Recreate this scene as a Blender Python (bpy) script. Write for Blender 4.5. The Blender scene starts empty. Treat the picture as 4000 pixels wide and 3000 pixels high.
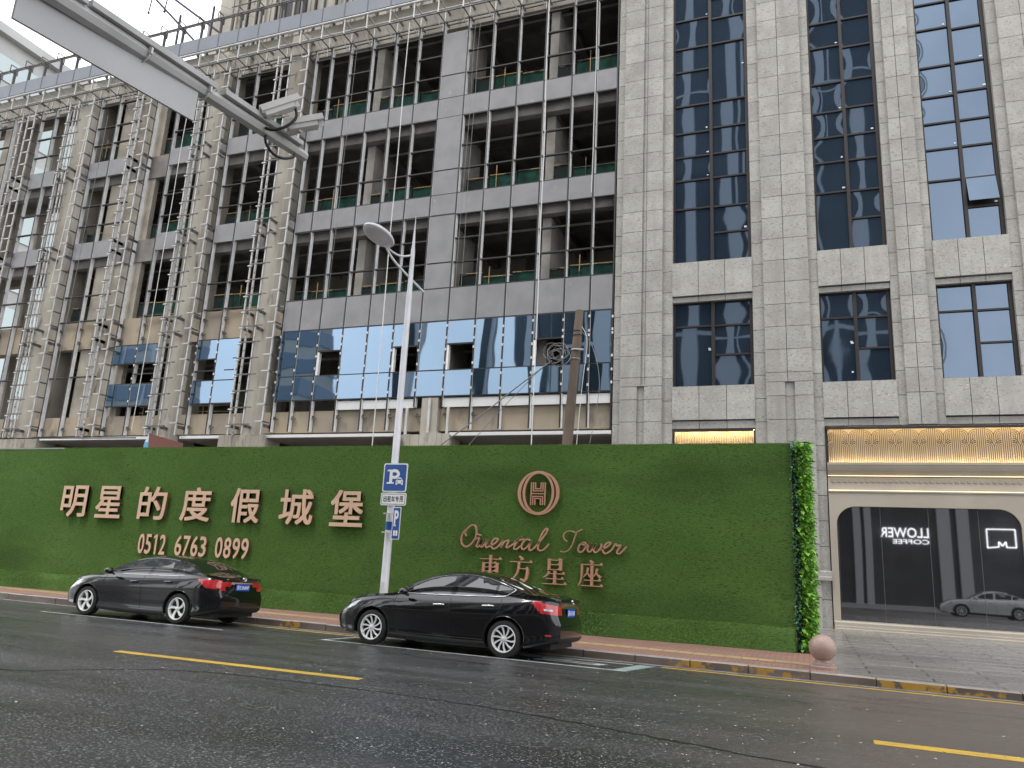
import bpy, bmesh, math, random
from mathutils import Vector, Matrix
R_ = math.radians
rnd = random.Random(7)
SC = bpy.context.scene
COL = SC.collection

# ------------------------------------------------------------------ camera, sky, sun, exposure
cam_d = bpy.data.cameras.new('camera'); cam = bpy.data.objects.new('camera', cam_d); COL.objects.link(cam)
cam_d.sensor_width = 36.0; cam_d.lens = 26.86; cam_d.clip_end = 3000; cam_d.clip_start = 0.05
RM = ((0.935386, 0.350042, 0.050245), (-0.034366, 0.231391, -0.972254), (-0.351955, 0.907705, 0.228470))
m = Matrix(((RM[0][0], -RM[1][0], -RM[2][0], 0), (RM[0][1], -RM[1][1], -RM[2][1], 0),
            (RM[0][2], -RM[1][2], -RM[2][2], 1.62), (0, 0, 0, 1)))
cam.matrix_world = m
SC.camera = cam
SUN_EL, SUN_AZ = 66.0, 200.0          # azimuth measured from +Y, clockwise
w = bpy.data.worlds.new('World'); SC.world = w; w.use_nodes = True
nt = w.node_tree; nt.nodes.clear()
sky = nt.nodes.new('ShaderNodeTexSky'); sky.sky_type = 'NISHITA'; sky.sun_disc = False
sky.sun_elevation = R_(SUN_EL); sky.sun_rotation = R_(SUN_AZ); sky.dust_density = 4.0; sky.air_density = 1.0
hs = nt.nodes.new('ShaderNodeHueSaturation'); hs.inputs['Saturation'].default_value = 0.12; hs.inputs['Value'].default_value = 1.0
mixw = nt.nodes.new('ShaderNodeMix'); mixw.data_type = 'RGBA'; mixw.inputs[0].default_value = 0.8
mixw.inputs[7].default_value = (10.2, 10.4, 10.8, 1)      # the even grey-white cloud deck
bg = nt.nodes.new('ShaderNodeBackground'); bg.inputs['Strength'].default_value = 0.15
wo = nt.nodes.new('ShaderNodeOutputWorld')
nt.links.new(sky.outputs[0], hs.inputs['Color']); nt.links.new(hs.outputs[0], mixw.inputs[6])
wtc = nt.nodes.new('ShaderNodeTexCoord'); wn = nt.nodes.new('ShaderNodeTexNoise'); wn.inputs['Scale'].default_value = 2.2; wn.inputs['Detail'].default_value = 5
wr = nt.nodes.new('ShaderNodeMapRange'); wr.inputs[1].default_value = .35; wr.inputs[2].default_value = .65; wr.inputs[3].default_value = .80; wr.inputs[4].default_value = 1.08
nt.links.new(wtc.outputs['Generated'], wn.inputs['Vector']); nt.links.new(wn.outputs[0], wr.inputs[0])
wm = nt.nodes.new('ShaderNodeVectorMath'); wm.operation = 'SCALE'; nt.links.new(mixw.outputs[2], wm.inputs[0]); nt.links.new(wr.outputs[0], wm.inputs['Scale'])
nt.links.new(wm.outputs[0], bg.inputs['Color']); nt.links.new(bg.outputs[0], wo.inputs['Surface'])
sl = bpy.data.lights.new('sun', 'SUN'); sl.energy = 1.4; sl.angle = R_(22); sl.color = (1.0, 0.97, 0.93)
so = bpy.data.objects.new('sun', sl); COL.objects.link(so)
az, el = R_(SUN_AZ), R_(SUN_EL)
sd = Vector((math.sin(az) * math.cos(el), math.cos(az) * math.cos(el), math.sin(el)))
so.rotation_euler = sd.to_track_quat('Z', 'Y').to_euler(); so.location = (0, -20, 60)
SC.view_settings.view_transform = 'Standard'; SC.view_settings.look = 'None'
SC.view_settings.exposure = 0.78; SC.view_settings.gamma = 1.0
SC.cycles.max_bounces = 6; SC.cycles.diffuse_bounces = 3; SC.cycles.glossy_bounces = 4
SC.cycles.use_denoising = True

# ------------------------------------------------------------------ helpers
ORG = {}
def worg(o):
    return ORG.get(o.name, (0, 0, 0)) if o else (0, 0, 0)
class MB:
    def __init__(s): s.v = []; s.f = []; s.m = []; s.mi = 0
    def raw(s, v, f):
        b = len(s.v); s.v += [tuple(p) for p in v]; s.f += [tuple(i + b for i in q) for q in f]; s.m += [s.mi] * len(f); return s
    def bx(s, x0, x1, y0, y1, z0, z1):
        v = [(x, y, z) for z in (z0, z1) for y in (y0, y1) for x in (x0, x1)]
        return s.raw(v, [(0, 2, 3, 1), (4, 5, 7, 6), (0, 1, 5, 4), (2, 6, 7, 3), (0, 4, 6, 2), (1, 3, 7, 5)])
    def bar(s, p, q, a, b=None, up=(0, 0, 1)):
        p = Vector(p); q = Vector(q); d = (q - p).normalized(); b = b or a; up = Vector(up)
        if abs(d.dot(up)) > .98: up = Vector((0, 1, 0))
        x = d.cross(up).normalized(); y = x.cross(d)
        v = [e + x * sx * a / 2 + y * sy * b / 2 for e in (p, q) for sy in (-1, 1) for sx in (-1, 1)]
        return s.raw(v, [(0, 1, 3, 2), (4, 6, 7, 5), (0, 4, 5, 1), (2, 3, 7, 6), (0, 2, 6, 4), (1, 5, 7, 3)])
    def tube(s, pts, r, n=8, closed=False):
        pts = [Vector(p) for p in pts]; N = len(pts); rr = r if isinstance(r, (list, tuple)) else [r] * N
        nrm = None; vs = []
        for i, p in enumerate(pts):
            a = pts[(i - 1) % N] if (closed or i) else p; c = pts[(i + 1) % N] if (closed or i < N - 1) else p
            t = (c - a).normalized()
            if nrm is None:
                nrm = t.cross(Vector((0, 0, 1)));
                if nrm.length < .05: nrm = t.cross(Vector((0, 1, 0)))
            nrm = (nrm - t * nrm.dot(t)).normalized(); bi = t.cross(nrm)
            for k in range(n):
                th = 2 * math.pi * k / n; vs.append(p + (nrm * math.cos(th) + bi * math.sin(th)) * rr[i])
        fs = []
        for i in range(N if closed else N - 1):
            j = (i + 1) % N
            for k in range(n): k2 = (k + 1) % n; fs.append((i * n + k, i * n + k2, j * n + k2, j * n + k))
        if not closed: fs.append(tuple(range(n))[::-1]); fs.append(tuple((N - 1) * n + k for k in range(n)))
        return s.raw(vs, fs)
    def prism(s, poly, fn, d0, d1):
        n = len(poly); v = [fn(u, w_, d0) for u, w_ in poly] + [fn(u, w_, d1) for u, w_ in poly]
        return s.raw(v, [tuple(range(n)), tuple(range(2 * n - 1, n - 1, -1))] + [(i, n + i, n + (i + 1) % n, (i + 1) % n) for i in range(n)])
    def lathe(s, prof, n=24, c=(0, 0, 0), fn=None, cap=True):
        v = []; f = []
        for r, z in prof:
            for k in range(n):
                t = 2 * math.pi * k / n; p = (r * math.cos(t), r * math.sin(t), z)
                p = fn(*p) if fn else (p[0] + c[0], p[1] + c[1], p[2] + c[2]); v.append(p)
        for i in range(len(prof) - 1):
            for k in range(n): k2 = (k + 1) % n; f.append((i * n + k, i * n + k2, (i + 1) * n + k2, (i + 1) * n + k))
        if cap: f.append(tuple(range(n))[::-1]); f.append(tuple((len(prof) - 1) * n + k for k in range(n)))
        return s.raw(v, f)
    def build(s, name, mat, parent=None, smooth=None, kind=None, bevel=0):
        o0 = worg(parent); me = bpy.data.meshes.new(name)
        me.from_pydata([(x - o0[0], y - o0[1], z - o0[2]) for x, y, z in s.v], [], s.f)
        for mm in (mat if isinstance(mat, (list, tuple)) else [mat]): me.materials.append(mm)
        if any(s.m): me.polygons.foreach_set('material_index', s.m)
        if smooth is not None:
            me.polygons.foreach_set('use_smooth', [True] * len(me.polygons))
            if smooth > 0: me.set_sharp_from_angle(angle=R_(smooth))
        me.update()
        o = bpy.data.objects.new(name, me); COL.objects.link(o)
        if parent: o.parent = parent; ORG[o.name] = o0
        if kind: o['kind'] = kind
        if bevel:
            b = o.modifiers.new('bevel', 'BEVEL'); b.width = bevel; b.segments = 2; b.limit_method = 'ANGLE'
        return o
def thing(name, label, cat, loc=(0, 0, 0), group=None):
    o = bpy.data.objects.new(name, None); COL.objects.link(o); o.location = loc; ORG[o.name] = tuple(loc)
    o['label'] = label; o['category'] = cat
    if group: o['group'] = group
    o.empty_display_size = .2
    return o
def tag(o, label, cat, group=None):
    o['label'] = label; o['category'] = cat
    if group: o['group'] = group
    return o
def dupe(o, parent=None):
    c = o.copy(); COL.objects.link(c); c.parent = parent
    if o.name in ORG: ORG[c.name] = ORG[o.name]
    for ch in o.children: dupe(ch, c)
    return c
def text_geo(body, offset=0.0, extrude=0.0):
    c = bpy.data.curves.new('text', 'FONT'); c.body = body; c.size = 1; c.offset = offset; c.extrude = extrude; c.resolution_u = 3
    o = bpy.data.objects.new('text', c); COL.objects.link(o); bpy.context.view_layer.update()
    dg = bpy.context.evaluated_depsgraph_get(); me = bpy.data.meshes.new_from_object(o.evaluated_get(dg))
    v = [tuple(p.co) for p in me.vertices]; f = [tuple(p.vertices) for p in me.polygons]
    bpy.data.objects.remove(o); bpy.data.curves.remove(c); bpy.data.meshes.remove(me)
    return v, f
def text_to(mb, body, x0, x1, z0, z1, yf, yb, offset=0.0, fn=None):
    """text fitted to the box x0..x1, z0..z1, its face at yf and its back at yb (reads from the -Y side)"""
    v, f = text_geo(body, offset, .05)
    ax, bx_ = min(p[0] for p in v), max(p[0] for p in v); ay, by = min(p[1] for p in v), max(p[1] for p in v)
    o = []
    for x, y, z in v:
        p = (x0 + (x - ax) / (bx_ - ax) * (x1 - x0), yf if z > 0 else yb, z0 + (y - ay) / (by - ay) * (z1 - z0))
        o.append(fn(*p) if fn else p)
    mb.raw(o, f)
def smooth_path(p, k=5):
    o = []
    for i in range(len(p) - 1):
        a, b, c, d = p[max(i - 1, 0)], p[i], p[i + 1], p[min(i + 2, len(p) - 1)]
        for j in range(k):
            t = j / k
            o.append(tuple(.5 * (2 * b[n] + (c[n] - a[n]) * t + (2 * a[n] - 5 * b[n] + 4 * c[n] - d[n]) * t * t + (3 * b[n] - a[n] - 3 * c[n] + d[n]) * t ** 3) for n in range(len(b))))
    o.append(tuple(p[-1])); return o
def ribbon(mb, path, wd, yf, yb):
    """a flat stroke in the XZ plane given thickness in Y"""
    n = len(path); L = []; Rr = []
    for i, (x, z) in enumerate(path):
        a = path[max(i - 1, 0)]; c = path[min(i + 1, n - 1)]; dx, dz = c[0] - a[0], c[1] - a[1]; l = math.hypot(dx, dz) or 1
        wv = wd(i / (n - 1)) if callable(wd) else wd
        L.append((x - dz / l * wv / 2, z + dx / l * wv / 2)); Rr.append((x + dz / l * wv / 2, z - dx / l * wv / 2))
    v = []
    for i in range(n): v += [(L[i][0], yf, L[i][1]), (Rr[i][0], yf, Rr[i][1]), (L[i][0], yb, L[i][1]), (Rr[i][0], yb, Rr[i][1])]
    f = [(0, 1, 3, 2), (4 * n - 4, 4 * n - 2, 4 * n - 1, 4 * n - 3)]
    for i in range(n - 1):
        a = 4 * i; b = a + 4; f += [(a, b, b + 1, a + 1), (a + 2, a + 3, b + 3, b + 2), (a, a + 2, b + 2, b), (a + 1, b + 1, b + 3, a + 3)]
    mb.raw(v, f)

# ------------------------------------------------------------------ materials
def mk(name, col, rough=.6, metal=0., col2=None, ns=3., lo=.4, hi=.62, nd=6, bump=0., bs=60., spec=.5, st=(1, 1, 1),
       speck=None, island=0., emit=None, es=0., coat=0., rough2=None, bdist=.01):
    mt = bpy.data.materials.new(name); mt.use_nodes = True; N = mt.node_tree.nodes; L = mt.node_tree.links
    P = N['Principled BSDF']; P.inputs['Roughness'].default_value = rough; P.inputs['Metallic'].default_value = metal
    P.inputs['Specular IOR Level'].default_value = spec; P.inputs['Coat Weight'].default_value = coat; P.inputs['Coat Roughness'].default_value = .04
    c4 = lambda c: (*c, 1) if len(c) == 3 else c
    P.inputs['Base Color'].default_value = c4(col)
    tc = N.new('ShaderNodeTexCoord'); mp = N.new('ShaderNodeMapping'); mp.inputs['Scale'].default_value = st
    L.new(tc.outputs['Object'], mp.inputs[0]); last = None
    def noise(sc, det=5, vec=mp):
        n = N.new('ShaderNodeTexNoise'); n.inputs['Scale'].default_value = sc; n.inputs['Detail'].default_value = det
        L.new(vec.outputs[0], n.inputs['Vector']); return n
    def rng(src, a, b):
        r = N.new('ShaderNodeMapRange'); r.inputs[1].default_value = a; r.inputs[2].default_value = b; L.new(src, r.inputs[0]); return r.outputs[0]
    def mix(fac, a, b, bt='MIX'):
        x = N.new('ShaderNodeMix'); x.data_type = 'RGBA'; x.blend_type = bt
        if isinstance(fac, float): x.inputs[0].default_value = fac
        else: L.new(fac, x.inputs[0])
        for i, q in ((6, a), (7, b)):
            if isinstance(q, tuple): x.inputs[i].default_value = c4(q)
            else: L.new(q, x.inputs[i])
        return x.outputs[2]
    cur = tuple(col)
    if col2:
        fac = rng(noise(ns, nd).outputs[0], lo, hi); cur = mix(fac, cur, tuple(col2))
        if rough2 is not None:
            r = N.new('ShaderNodeMapRange'); r.inputs[3].default_value = rough; r.inputs[4].default_value = rough2
            L.new(fac, r.inputs[0]); L.new(r.outputs[0], P.inputs['Roughness'])
    if speck:
        for (sc, ssc, a, b, cst) in speck:
            m2 = N.new('ShaderNodeMapping'); m2.inputs['Scale'].default_value = cst; L.new(tc.outputs['Object'], m2.inputs[0])
            cur = mix(rng(noise(ssc, 4, m2).outputs[0], a, b), cur, tuple(sc))
    if island:
        g = N.new('ShaderNodeNewGeometry'); r = N.new('ShaderNodeMapRange'); r.inputs[3].default_value = 1 - island; r.inputs[4].default_value = 1 + island
        L.new(g.outputs['Random Per Island'], r.inputs[0]); cc = N.new('ShaderNodeCombineColor')
        for i in range(3): L.new(r.outputs[0], cc.inputs[i])
        cur = mix(1., cur, cc.outputs[0], 'MULTIPLY')
    if not isinstance(cur, tuple): L.new(cur, P.inputs['Base Color'])
    if bump:
        b = N.new('ShaderNodeBump'); b.inputs['Strength'].default_value = bump; b.inputs['Distance'].default_value = bdist
        L.new(noise(bs, 5).outputs[0], b.inputs['Height']); L.new(b.outputs[0], P.inputs['Normal'])
    if emit: P.inputs['Emission Color'].default_value = c4(emit); P.inputs['Emission Strength'].default_value = es
    return mt
def glass(name, dark, tint, fac, wav=.03, ws=.7, rough=.02):
    """coated facade glass: a dark room behind, a tinted mirror in front, slightly wavy"""
    mt = bpy.data.materials.new(name); mt.use_nodes = True; N = mt.node_tree.nodes; L = mt.node_tree.links; N.remove(N['Principled BSDF'])
    out = N['Material Output']; d = N.new('ShaderNodeBsdfDiffuse'); d.inputs[0].default_value = (*dark, 1)
    g = N.new('ShaderNodeBsdfGlossy'); g.inputs[0].default_value = (*tint, 1); g.inputs['Roughness'].default_value = rough
    lw = N.new('ShaderNodeLayerWeight'); lw.inputs[0].default_value = .35
    mr = N.new('ShaderNodeMapRange'); mr.inputs[3].default_value = fac; mr.inputs[4].default_value = min(1, fac + .4); L.new(lw.outputs['Fresnel'], mr.inputs[0])
    mx = N.new('ShaderNodeMixShader'); L.new(mr.outputs[0], mx.inputs[0]); L.new(d.outputs[0], mx.inputs[1]); L.new(g.outputs[0], mx.inputs[2]); L.new(mx.outputs[0], out.inputs[0])
    tc = N.new('ShaderNodeTexCoord'); ge = N.new('ShaderNodeNewGeometry'); ad = N.new('ShaderNodeVectorMath'); ad.operation = 'ADD'
    oi = N.new('ShaderNodeObjectInfo'); sc = N.new('ShaderNodeMath'); sc.operation = 'MULTIPLY'; sc.inputs[1].default_value = 60
    L.new(oi.outputs['Random'], sc.inputs[0]); L.new(tc.outputs['Object'], ad.inputs[0]); L.new(sc.outputs[0], ad.inputs[1])
    n = N.new('ShaderNodeTexNoise'); n.inputs['Scale'].default_value = ws; n.inputs['Detail'].default_value = .6
    mpv = N.new('ShaderNodeMapping'); mpv.inputs['Scale'].default_value = (1, 1, .45); L.new(ad.outputs[0], mpv.inputs[0]); L.new(mpv.outputs[0], n.inputs['Vector'])
    b = N.new('ShaderNodeBump'); b.inputs['Strength'].default_value = 1; b.inputs['Distance'].default_value = wav; L.new(n.outputs[0], b.inputs['Height'])
    L.new(b.outputs[0], g.inputs['Normal'])
    return mt
STONE = mk('stone', (.39, .38, .352), .75, col2=(.325, .315, .292), ns=1.3, bump=.35, bs=45, spec=.3,
           speck=[((.235, .225, .205), 12, .56, .68, (1, 1, 1.8)), ((.52, .50, .46), 16, .6, .7, (1, 1, 1.5)), ((.30, .285, .26), 1.3, .55, .8, (1.6, 1, .16))], island=.10)
STONE_GAP = mk('stone_joint', (.035, .033, .03), .9)
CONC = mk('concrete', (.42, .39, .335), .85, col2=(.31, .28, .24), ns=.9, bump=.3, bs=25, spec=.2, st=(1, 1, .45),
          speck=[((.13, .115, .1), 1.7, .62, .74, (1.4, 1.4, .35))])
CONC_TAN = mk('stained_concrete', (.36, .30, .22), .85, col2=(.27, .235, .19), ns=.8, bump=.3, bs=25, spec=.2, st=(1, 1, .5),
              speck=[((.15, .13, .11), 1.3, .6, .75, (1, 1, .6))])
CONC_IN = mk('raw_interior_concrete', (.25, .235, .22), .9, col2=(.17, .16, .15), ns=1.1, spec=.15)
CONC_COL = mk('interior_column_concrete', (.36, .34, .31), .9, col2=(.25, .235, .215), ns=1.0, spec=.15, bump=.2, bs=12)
BRICKW = mk('plastered_block', (.37, .335, .28), .9, col2=(.28, .25, .21), ns=1.2, bump=.5, bs=14, spec=.2,
            speck=[((.17, .15, .13), 2.0, .63, .72, (1, 1, .5))])
PANEL = mk('grey_panel', (.245, .245, .253), .55, col2=(.21, .21, .217), ns=1.1, spec=.4, speck=[((.33, .33, .345), 2.5, .66, .8, (1, 1, 1))], island=.05)
PANEL_UP = mk('blue_grey_panel', (.20, .215, .245), .5, col2=(.18, .195, .22), ns=.8, spec=.4, island=.06)
DARKM = mk('dark_gasket', (.014, .014, .016), .5)
ALU = mk('mill_aluminium', (.86, .86, .85), .5, metal=0., col2=(.74, .74, .73), ns=3)
GALV = mk('galvanised_steel', (.53, .53, .515), .5, metal=.2, col2=(.42, .41, .39), ns=2.5, speck=[((.2, .17, .14), 3.5, .66, .75, (1, 1, 1))])
DSTEEL = mk('dull_steel', (.105, .10, .095), .6, metal=.4, col2=(.19, .185, .175), ns=4)
WHITEP = mk('white_paint', (.60, .60, .59), .45, col2=(.62, .62, .61), ns=2)
POLEW = mk('pole_white', (.60, .61, .64), .4, col2=(.52, .53, .55), ns=1.5, speck=[((.35, .33, .3), 4, .68, .76, (1, 1, .3))])
GANTRY = mk('gantry_grey', (.40, .40, .395), .5, col2=(.33, .33, .325), ns=2)
BOARD = mk('board_back', (.41, .41, .415), .55, col2=(.375, .375, .38), ns=.8)
CCTVW = mk('camera_white', (.60, .59, .56), .4, col2=(.54, .53, .50), ns=3)
BLACK = mk('black_rubber', (.008, .008, .009), .55)
NET = mk('green_net', (.018, .062, .046), .9, col2=(.012, .036, .028), ns=2.2, spec=.1, bump=.6, bs=5, bdist=.05)
NETD = mk('dark_net', (.022, .026, .024), .9, col2=(.014, .03, .024), ns=2.0, spec=.1, bump=.6, bs=5, bdist=.05)
BAMBOO = mk('striped_tube', (.40, .26, .11), .6, col2=(.06, .045, .03), ns=1.1, lo=.49, hi=.51, nd=0)
ROPE = mk('white_rope', (.62, .62, .60), .8)
ROPED = mk('grey_rope', (.22, .22, .22), .8)
GLASS_B = glass('blue_curtain_glass', (.010, .018, .028), (.46, .64, .84), .36, .008, .9)
GLASS_W = glass('navy_window_glass', (.018, .029, .044), (.42, .54, .71), .22, .0035, .7)
GLASS_S = glass('shop_glass', (.012, .012, .013), (.66, .68, .72), .34, .003, .5)
BRONZE = mk('dark_bronze', (.030, .025, .024), .5, metal=.3)
TURF = None
COPPER = mk('rose_copper', (.52, .29, .19), .42, metal=.2, col2=(.46, .25, .165), ns=1.5)
ROSEG = mk('pale_rose', (.62, .42, .28), .5, col2=(.57, .385, .255), ns=2)
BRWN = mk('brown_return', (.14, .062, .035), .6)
# ------------------------------------------------------------------ ground, road, kerb, pavements
def asphalt():
    mt = mk('wet_asphalt', (.025, .025, .027), .27, col2=(.042, .041, .041), ns=1.3, lo=.38, hi=.66, bump=.45, bs=55, spec=.5, rough2=.46,
            st=(.13, 1, 1), speck=[((.016, .016, .017), 1.1, .55, .70, (.35, 1, 1)), ((.016, .016, .016), 60, .53, .64, (1, 1, 1)), ((.23, .23, .23), 48, .555, .67, (.8, 1, 1)), ((.40, .39, .38), 30, .68, .72, (1, 1, 1))])
    N = mt.node_tree.nodes; L = mt.node_tree.links; P = N['Principled BSDF']     # brown colour mixed in towards the right
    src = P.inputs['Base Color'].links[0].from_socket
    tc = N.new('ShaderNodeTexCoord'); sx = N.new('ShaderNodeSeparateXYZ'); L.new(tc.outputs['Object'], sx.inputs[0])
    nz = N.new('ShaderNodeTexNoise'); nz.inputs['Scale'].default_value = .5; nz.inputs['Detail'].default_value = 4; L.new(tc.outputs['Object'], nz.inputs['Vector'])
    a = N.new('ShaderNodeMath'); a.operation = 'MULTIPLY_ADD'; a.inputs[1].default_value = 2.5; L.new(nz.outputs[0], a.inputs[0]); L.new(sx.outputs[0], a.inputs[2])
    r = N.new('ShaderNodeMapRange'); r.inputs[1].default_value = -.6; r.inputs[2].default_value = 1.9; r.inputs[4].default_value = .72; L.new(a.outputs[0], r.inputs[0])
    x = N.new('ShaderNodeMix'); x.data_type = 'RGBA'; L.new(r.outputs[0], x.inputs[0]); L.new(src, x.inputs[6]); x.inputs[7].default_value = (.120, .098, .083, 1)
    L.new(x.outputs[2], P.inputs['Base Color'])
    return mt
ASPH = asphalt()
def rz(y): return -.03 * (y - 13.3) if y > 8.9 else .132 - .03 * (8.9 - y)
def ky(x): return 14.50 - .067 * max(-24, min(12, x))
def wz(y): return .10 + .004 * (y - 14.5)
MB().bx(-700, 700, -700, 900, -1.2, -.6).build('ground', mk('dull_earth', (.10, .095, .085), .9), kind='structure')
r = MB(); xs = [-240 + 20 * i for i in range(25)]; ys = [-3.2, -1, 1, 3, 5, 7, 8.2, 8.9, 9.6, 11, 13, 15, 16.6]
r.raw([(x, y, rz(y)) for x in xs for y in ys], [(i * 13 + j, i * 13 + 13 + j, i * 13 + 14 + j, i * 13 + 1 + j) for i in range(24) for j in range(12)])
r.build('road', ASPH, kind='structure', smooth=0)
YEL = mk('road_yellow', (.58, .37, .04), .6, col2=(.46, .295, .045), ns=5, speck=[((.10, .085, .05), 26, .66, .72, (1, 1, 1))])
WHT = mk('road_white', (.50, .51, .51), .6, col2=(.36, .37, .37), ns=4, speck=[((.07, .07, .07), 20, .60, .68, (1, 1, 1))])
TEAL = mk('road_pale_teal', (.27, .34, .34), .6, col2=(.21, .27, .27), ns=4, speck=[((.07, .07, .07), 20, .62, .70, (1, 1, 1))])
def mark(name, poly, mat, h=.004):
    # split along x so that the sheet follows the cambered road
    MB().prism(poly, lambda u, v, d: (u, v, rz(v) + d), h * .2, h).build(name, mat, kind='structure')
mark('centre_line', [(-9.2, 8.68), (-5.22, 8.72), (-5.22, 8.86), (-9.2, 8.82)], YEL)
mark('centre_line', [(.55, 8.59), (4.6, 8.55), (4.6, 8.72), (.55, 8.76)], YEL)
mark('centre_line', [(-19.2, 8.6), (-15.0, 8.64), (-15.0, 8.78), (-19.2, 8.74)], YEL)
mark('edge_line', [(-2.45, 14.25), (12, 13.24), (12, 13.36), (-2.45, 14.37)], YEL)
mark('edge_line', [(-13.4, 14.96), (-8.9, 14.68), (-8.9, 14.80), (-13.4, 15.08)], YEL)
mark('parking_bay_line', [(-8.84, 13.24), (-2.8, 12.94), (-2.8, 13.03), (-8.84, 13.33)], WHT)
mark('parking_bay_line', [(-8.84, 13.33), (-8.74, 13.33), (-8.74, 14.55), (-8.84, 14.55)], WHT)
mark('parking_bay_line', [(-8.74, 14.46), (-2.95, 14.24), (-2.95, 14.33), (-8.74, 14.55)], WHT)
mark('parking_bay_line', [(-3.05, 13.02), (-2.8, 13.02), (-2.55, 14.34), (-2.85, 14.34)], TEAL)
for q in ([(-4.6, 13.62), (-3.55, 13.57), (-3.55, 13.65), (-4.6, 13.70)], [(-4.5, 13.86), (-3.42, 13.80), (-3.42, 13.88), (-4.5, 13.94)], [(-3.55, 13.57), (-3.40, 13.56), (-3.30, 13.88), (-3.42, 13.88)],
          [(-5.3, 14.05), (-4.0, 13.98), (-4.0, 14.05), (-5.3, 14.12)], [(-4.1, 13.80), (-4.02, 13.80), (-4.02, 14.1), (-4.1, 14.1)]):
    mark('bay_lettering', q, WHT)
mark('parking_bay_line', [(-16.6, 13.42), (-11.2, 13.22), (-11.2, 13.29), (-16.6, 13.49)], WHT)
cr = [(-16, 6.2), (-12, 6.5), (-9.1, 6.97), (-8.38, 7.43), (-7.68, 7.94), (-6.89, 8.17), (-5.79, 8.24), (-4.65, 8.24), (-2.94, 8.08), (-1.6, 7.8), (-.37, 7.51), (1.2, 7.2), (4, 6.6)]
def crack(pts, wv):
    c = MB(); p = smooth_path(pts, 10); v = []; g = random.Random(3)
    for i, (x, y) in enumerate(p):
        j = g.uniform(-.025, .025); h = wv * g.uniform(.5, 1.4)
        v += [(x, y + j - h, rz(y + j - h) + .003), (x, y + j + h, rz(y + j + h) + .003)]
    c.raw(v, [(2 * i, 2 * i + 2, 2 * i + 3, 2 * i + 1) for i in range(len(p) - 1)]).build('road_crack', mk('crack_tar', (.008, .008, .008), .5), kind='structure')
crack(cr, .022)
crack([(-2.1, 12.55), (-1, 12.2), (-.1, 12.0), (1.05, 11.93), (2.5, 12.0), (5, 12.2)], .009)
# gutter strip, kerb stones
GUT = mk('gutter_concrete', (.20, .185, .17), .7, col2=(.14, .13, .12), ns=2.5, speck=[((.06, .055, .05), 9, .58, .7, (1, 1, 1))])
g = MB(); v = []
for i in range(72):
    x = -60 + i * 1.4; v += [(x, ky(x) - .21, rz(ky(x) - .21) + .006), (x, ky(x) + .05, rz(ky(x)) + .012)]
g.raw(v, [(2 * i, 2 * i + 2, 2 * i + 3, 2 * i + 1) for i in range(71)]).build('gutter', GUT, kind='structure')
def kerb_mats():
    top = mk('kerb_top', (.34, .30, .27), .6, col2=(.25, .22, .195), ns=2.2, bump=.3, bs=40)
    fc = mk('kerb_face', (.105, .082, .068), .5, col2=(.17, .135, .115), ns=1.7, bump=.4, bs=30, st=(.5, 1, 1.5))
    N = fc.node_tree.nodes; L = fc.node_tree.links; P = N['Principled BSDF']; src = P.inputs['Base Color'].links[0].from_socket
    tc = N.new('ShaderNodeTexCoord'); nz = N.new('ShaderNodeTexNoise'); nz.inputs['Scale'].default_value = 8.5; nz.inputs['Detail'].default_value = 6; L.new(tc.outputs['Object'], nz.inputs['Vector'])
    sx = N.new('ShaderNodeSeparateXYZ'); L.new(tc.outputs['Object'], sx.inputs[0])
    cr_ = N.new('ShaderNodeValToRGB'); cr_.color_ramp.interpolation = 'LINEAR'; E = cr_.color_ramp.elements
    mr = N.new('ShaderNodeMapRange'); mr.inputs[1].default_value = -14; mr.inputs[2].default_value = 6; L.new(sx.outputs[0], mr.inputs[0]); L.new(mr.outputs[0], cr_.inputs[0])
    st_ = [(-14, 0), (-11.5, 0), (-11.3, .45), (-10.7, .45), (-10.6, 0), (-2.7, 0), (-2.4, .38), (-1.9, .62), (-1.5, .3), (-.9, .42), (-.1, .42), (0, 0), (.95, 0), (1.0, .48), (1.9, .54), (2.0, .42), (2.95, .35), (3.0, 0)]
    E[0].position = 0; E[0].color = (0, 0, 0, 1); E[1].position = 1; E[1].color = (0, 0, 0, 1)
    for xx, vv in st_[1:]: e = E.new((xx + 14) / 20); e.color = (vv, vv, vv, 1)
    ad = N.new('ShaderNodeMath'); ad.operation = 'ADD'; L.new(nz.outputs[0], ad.inputs[0]); L.new(cr_.outputs[0], ad.inputs[1])
    r2 = N.new('ShaderNodeMapRange'); r2.inputs[1].default_value = .88; r2.inputs[2].default_value = .98; L.new(ad.outputs[0], r2.inputs[0])
    x = N.new('ShaderNodeMix'); x.data_type = 'RGBA'; L.new(r2.outputs[0], x.inputs[0]); L.new(src, x.inputs[6]); x.inputs[7].default_value = (.38, .215, .035, 1); L.new(x.outputs[2], P.inputs['Base Color'])
    return [fc, top]
k = MB()
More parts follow.
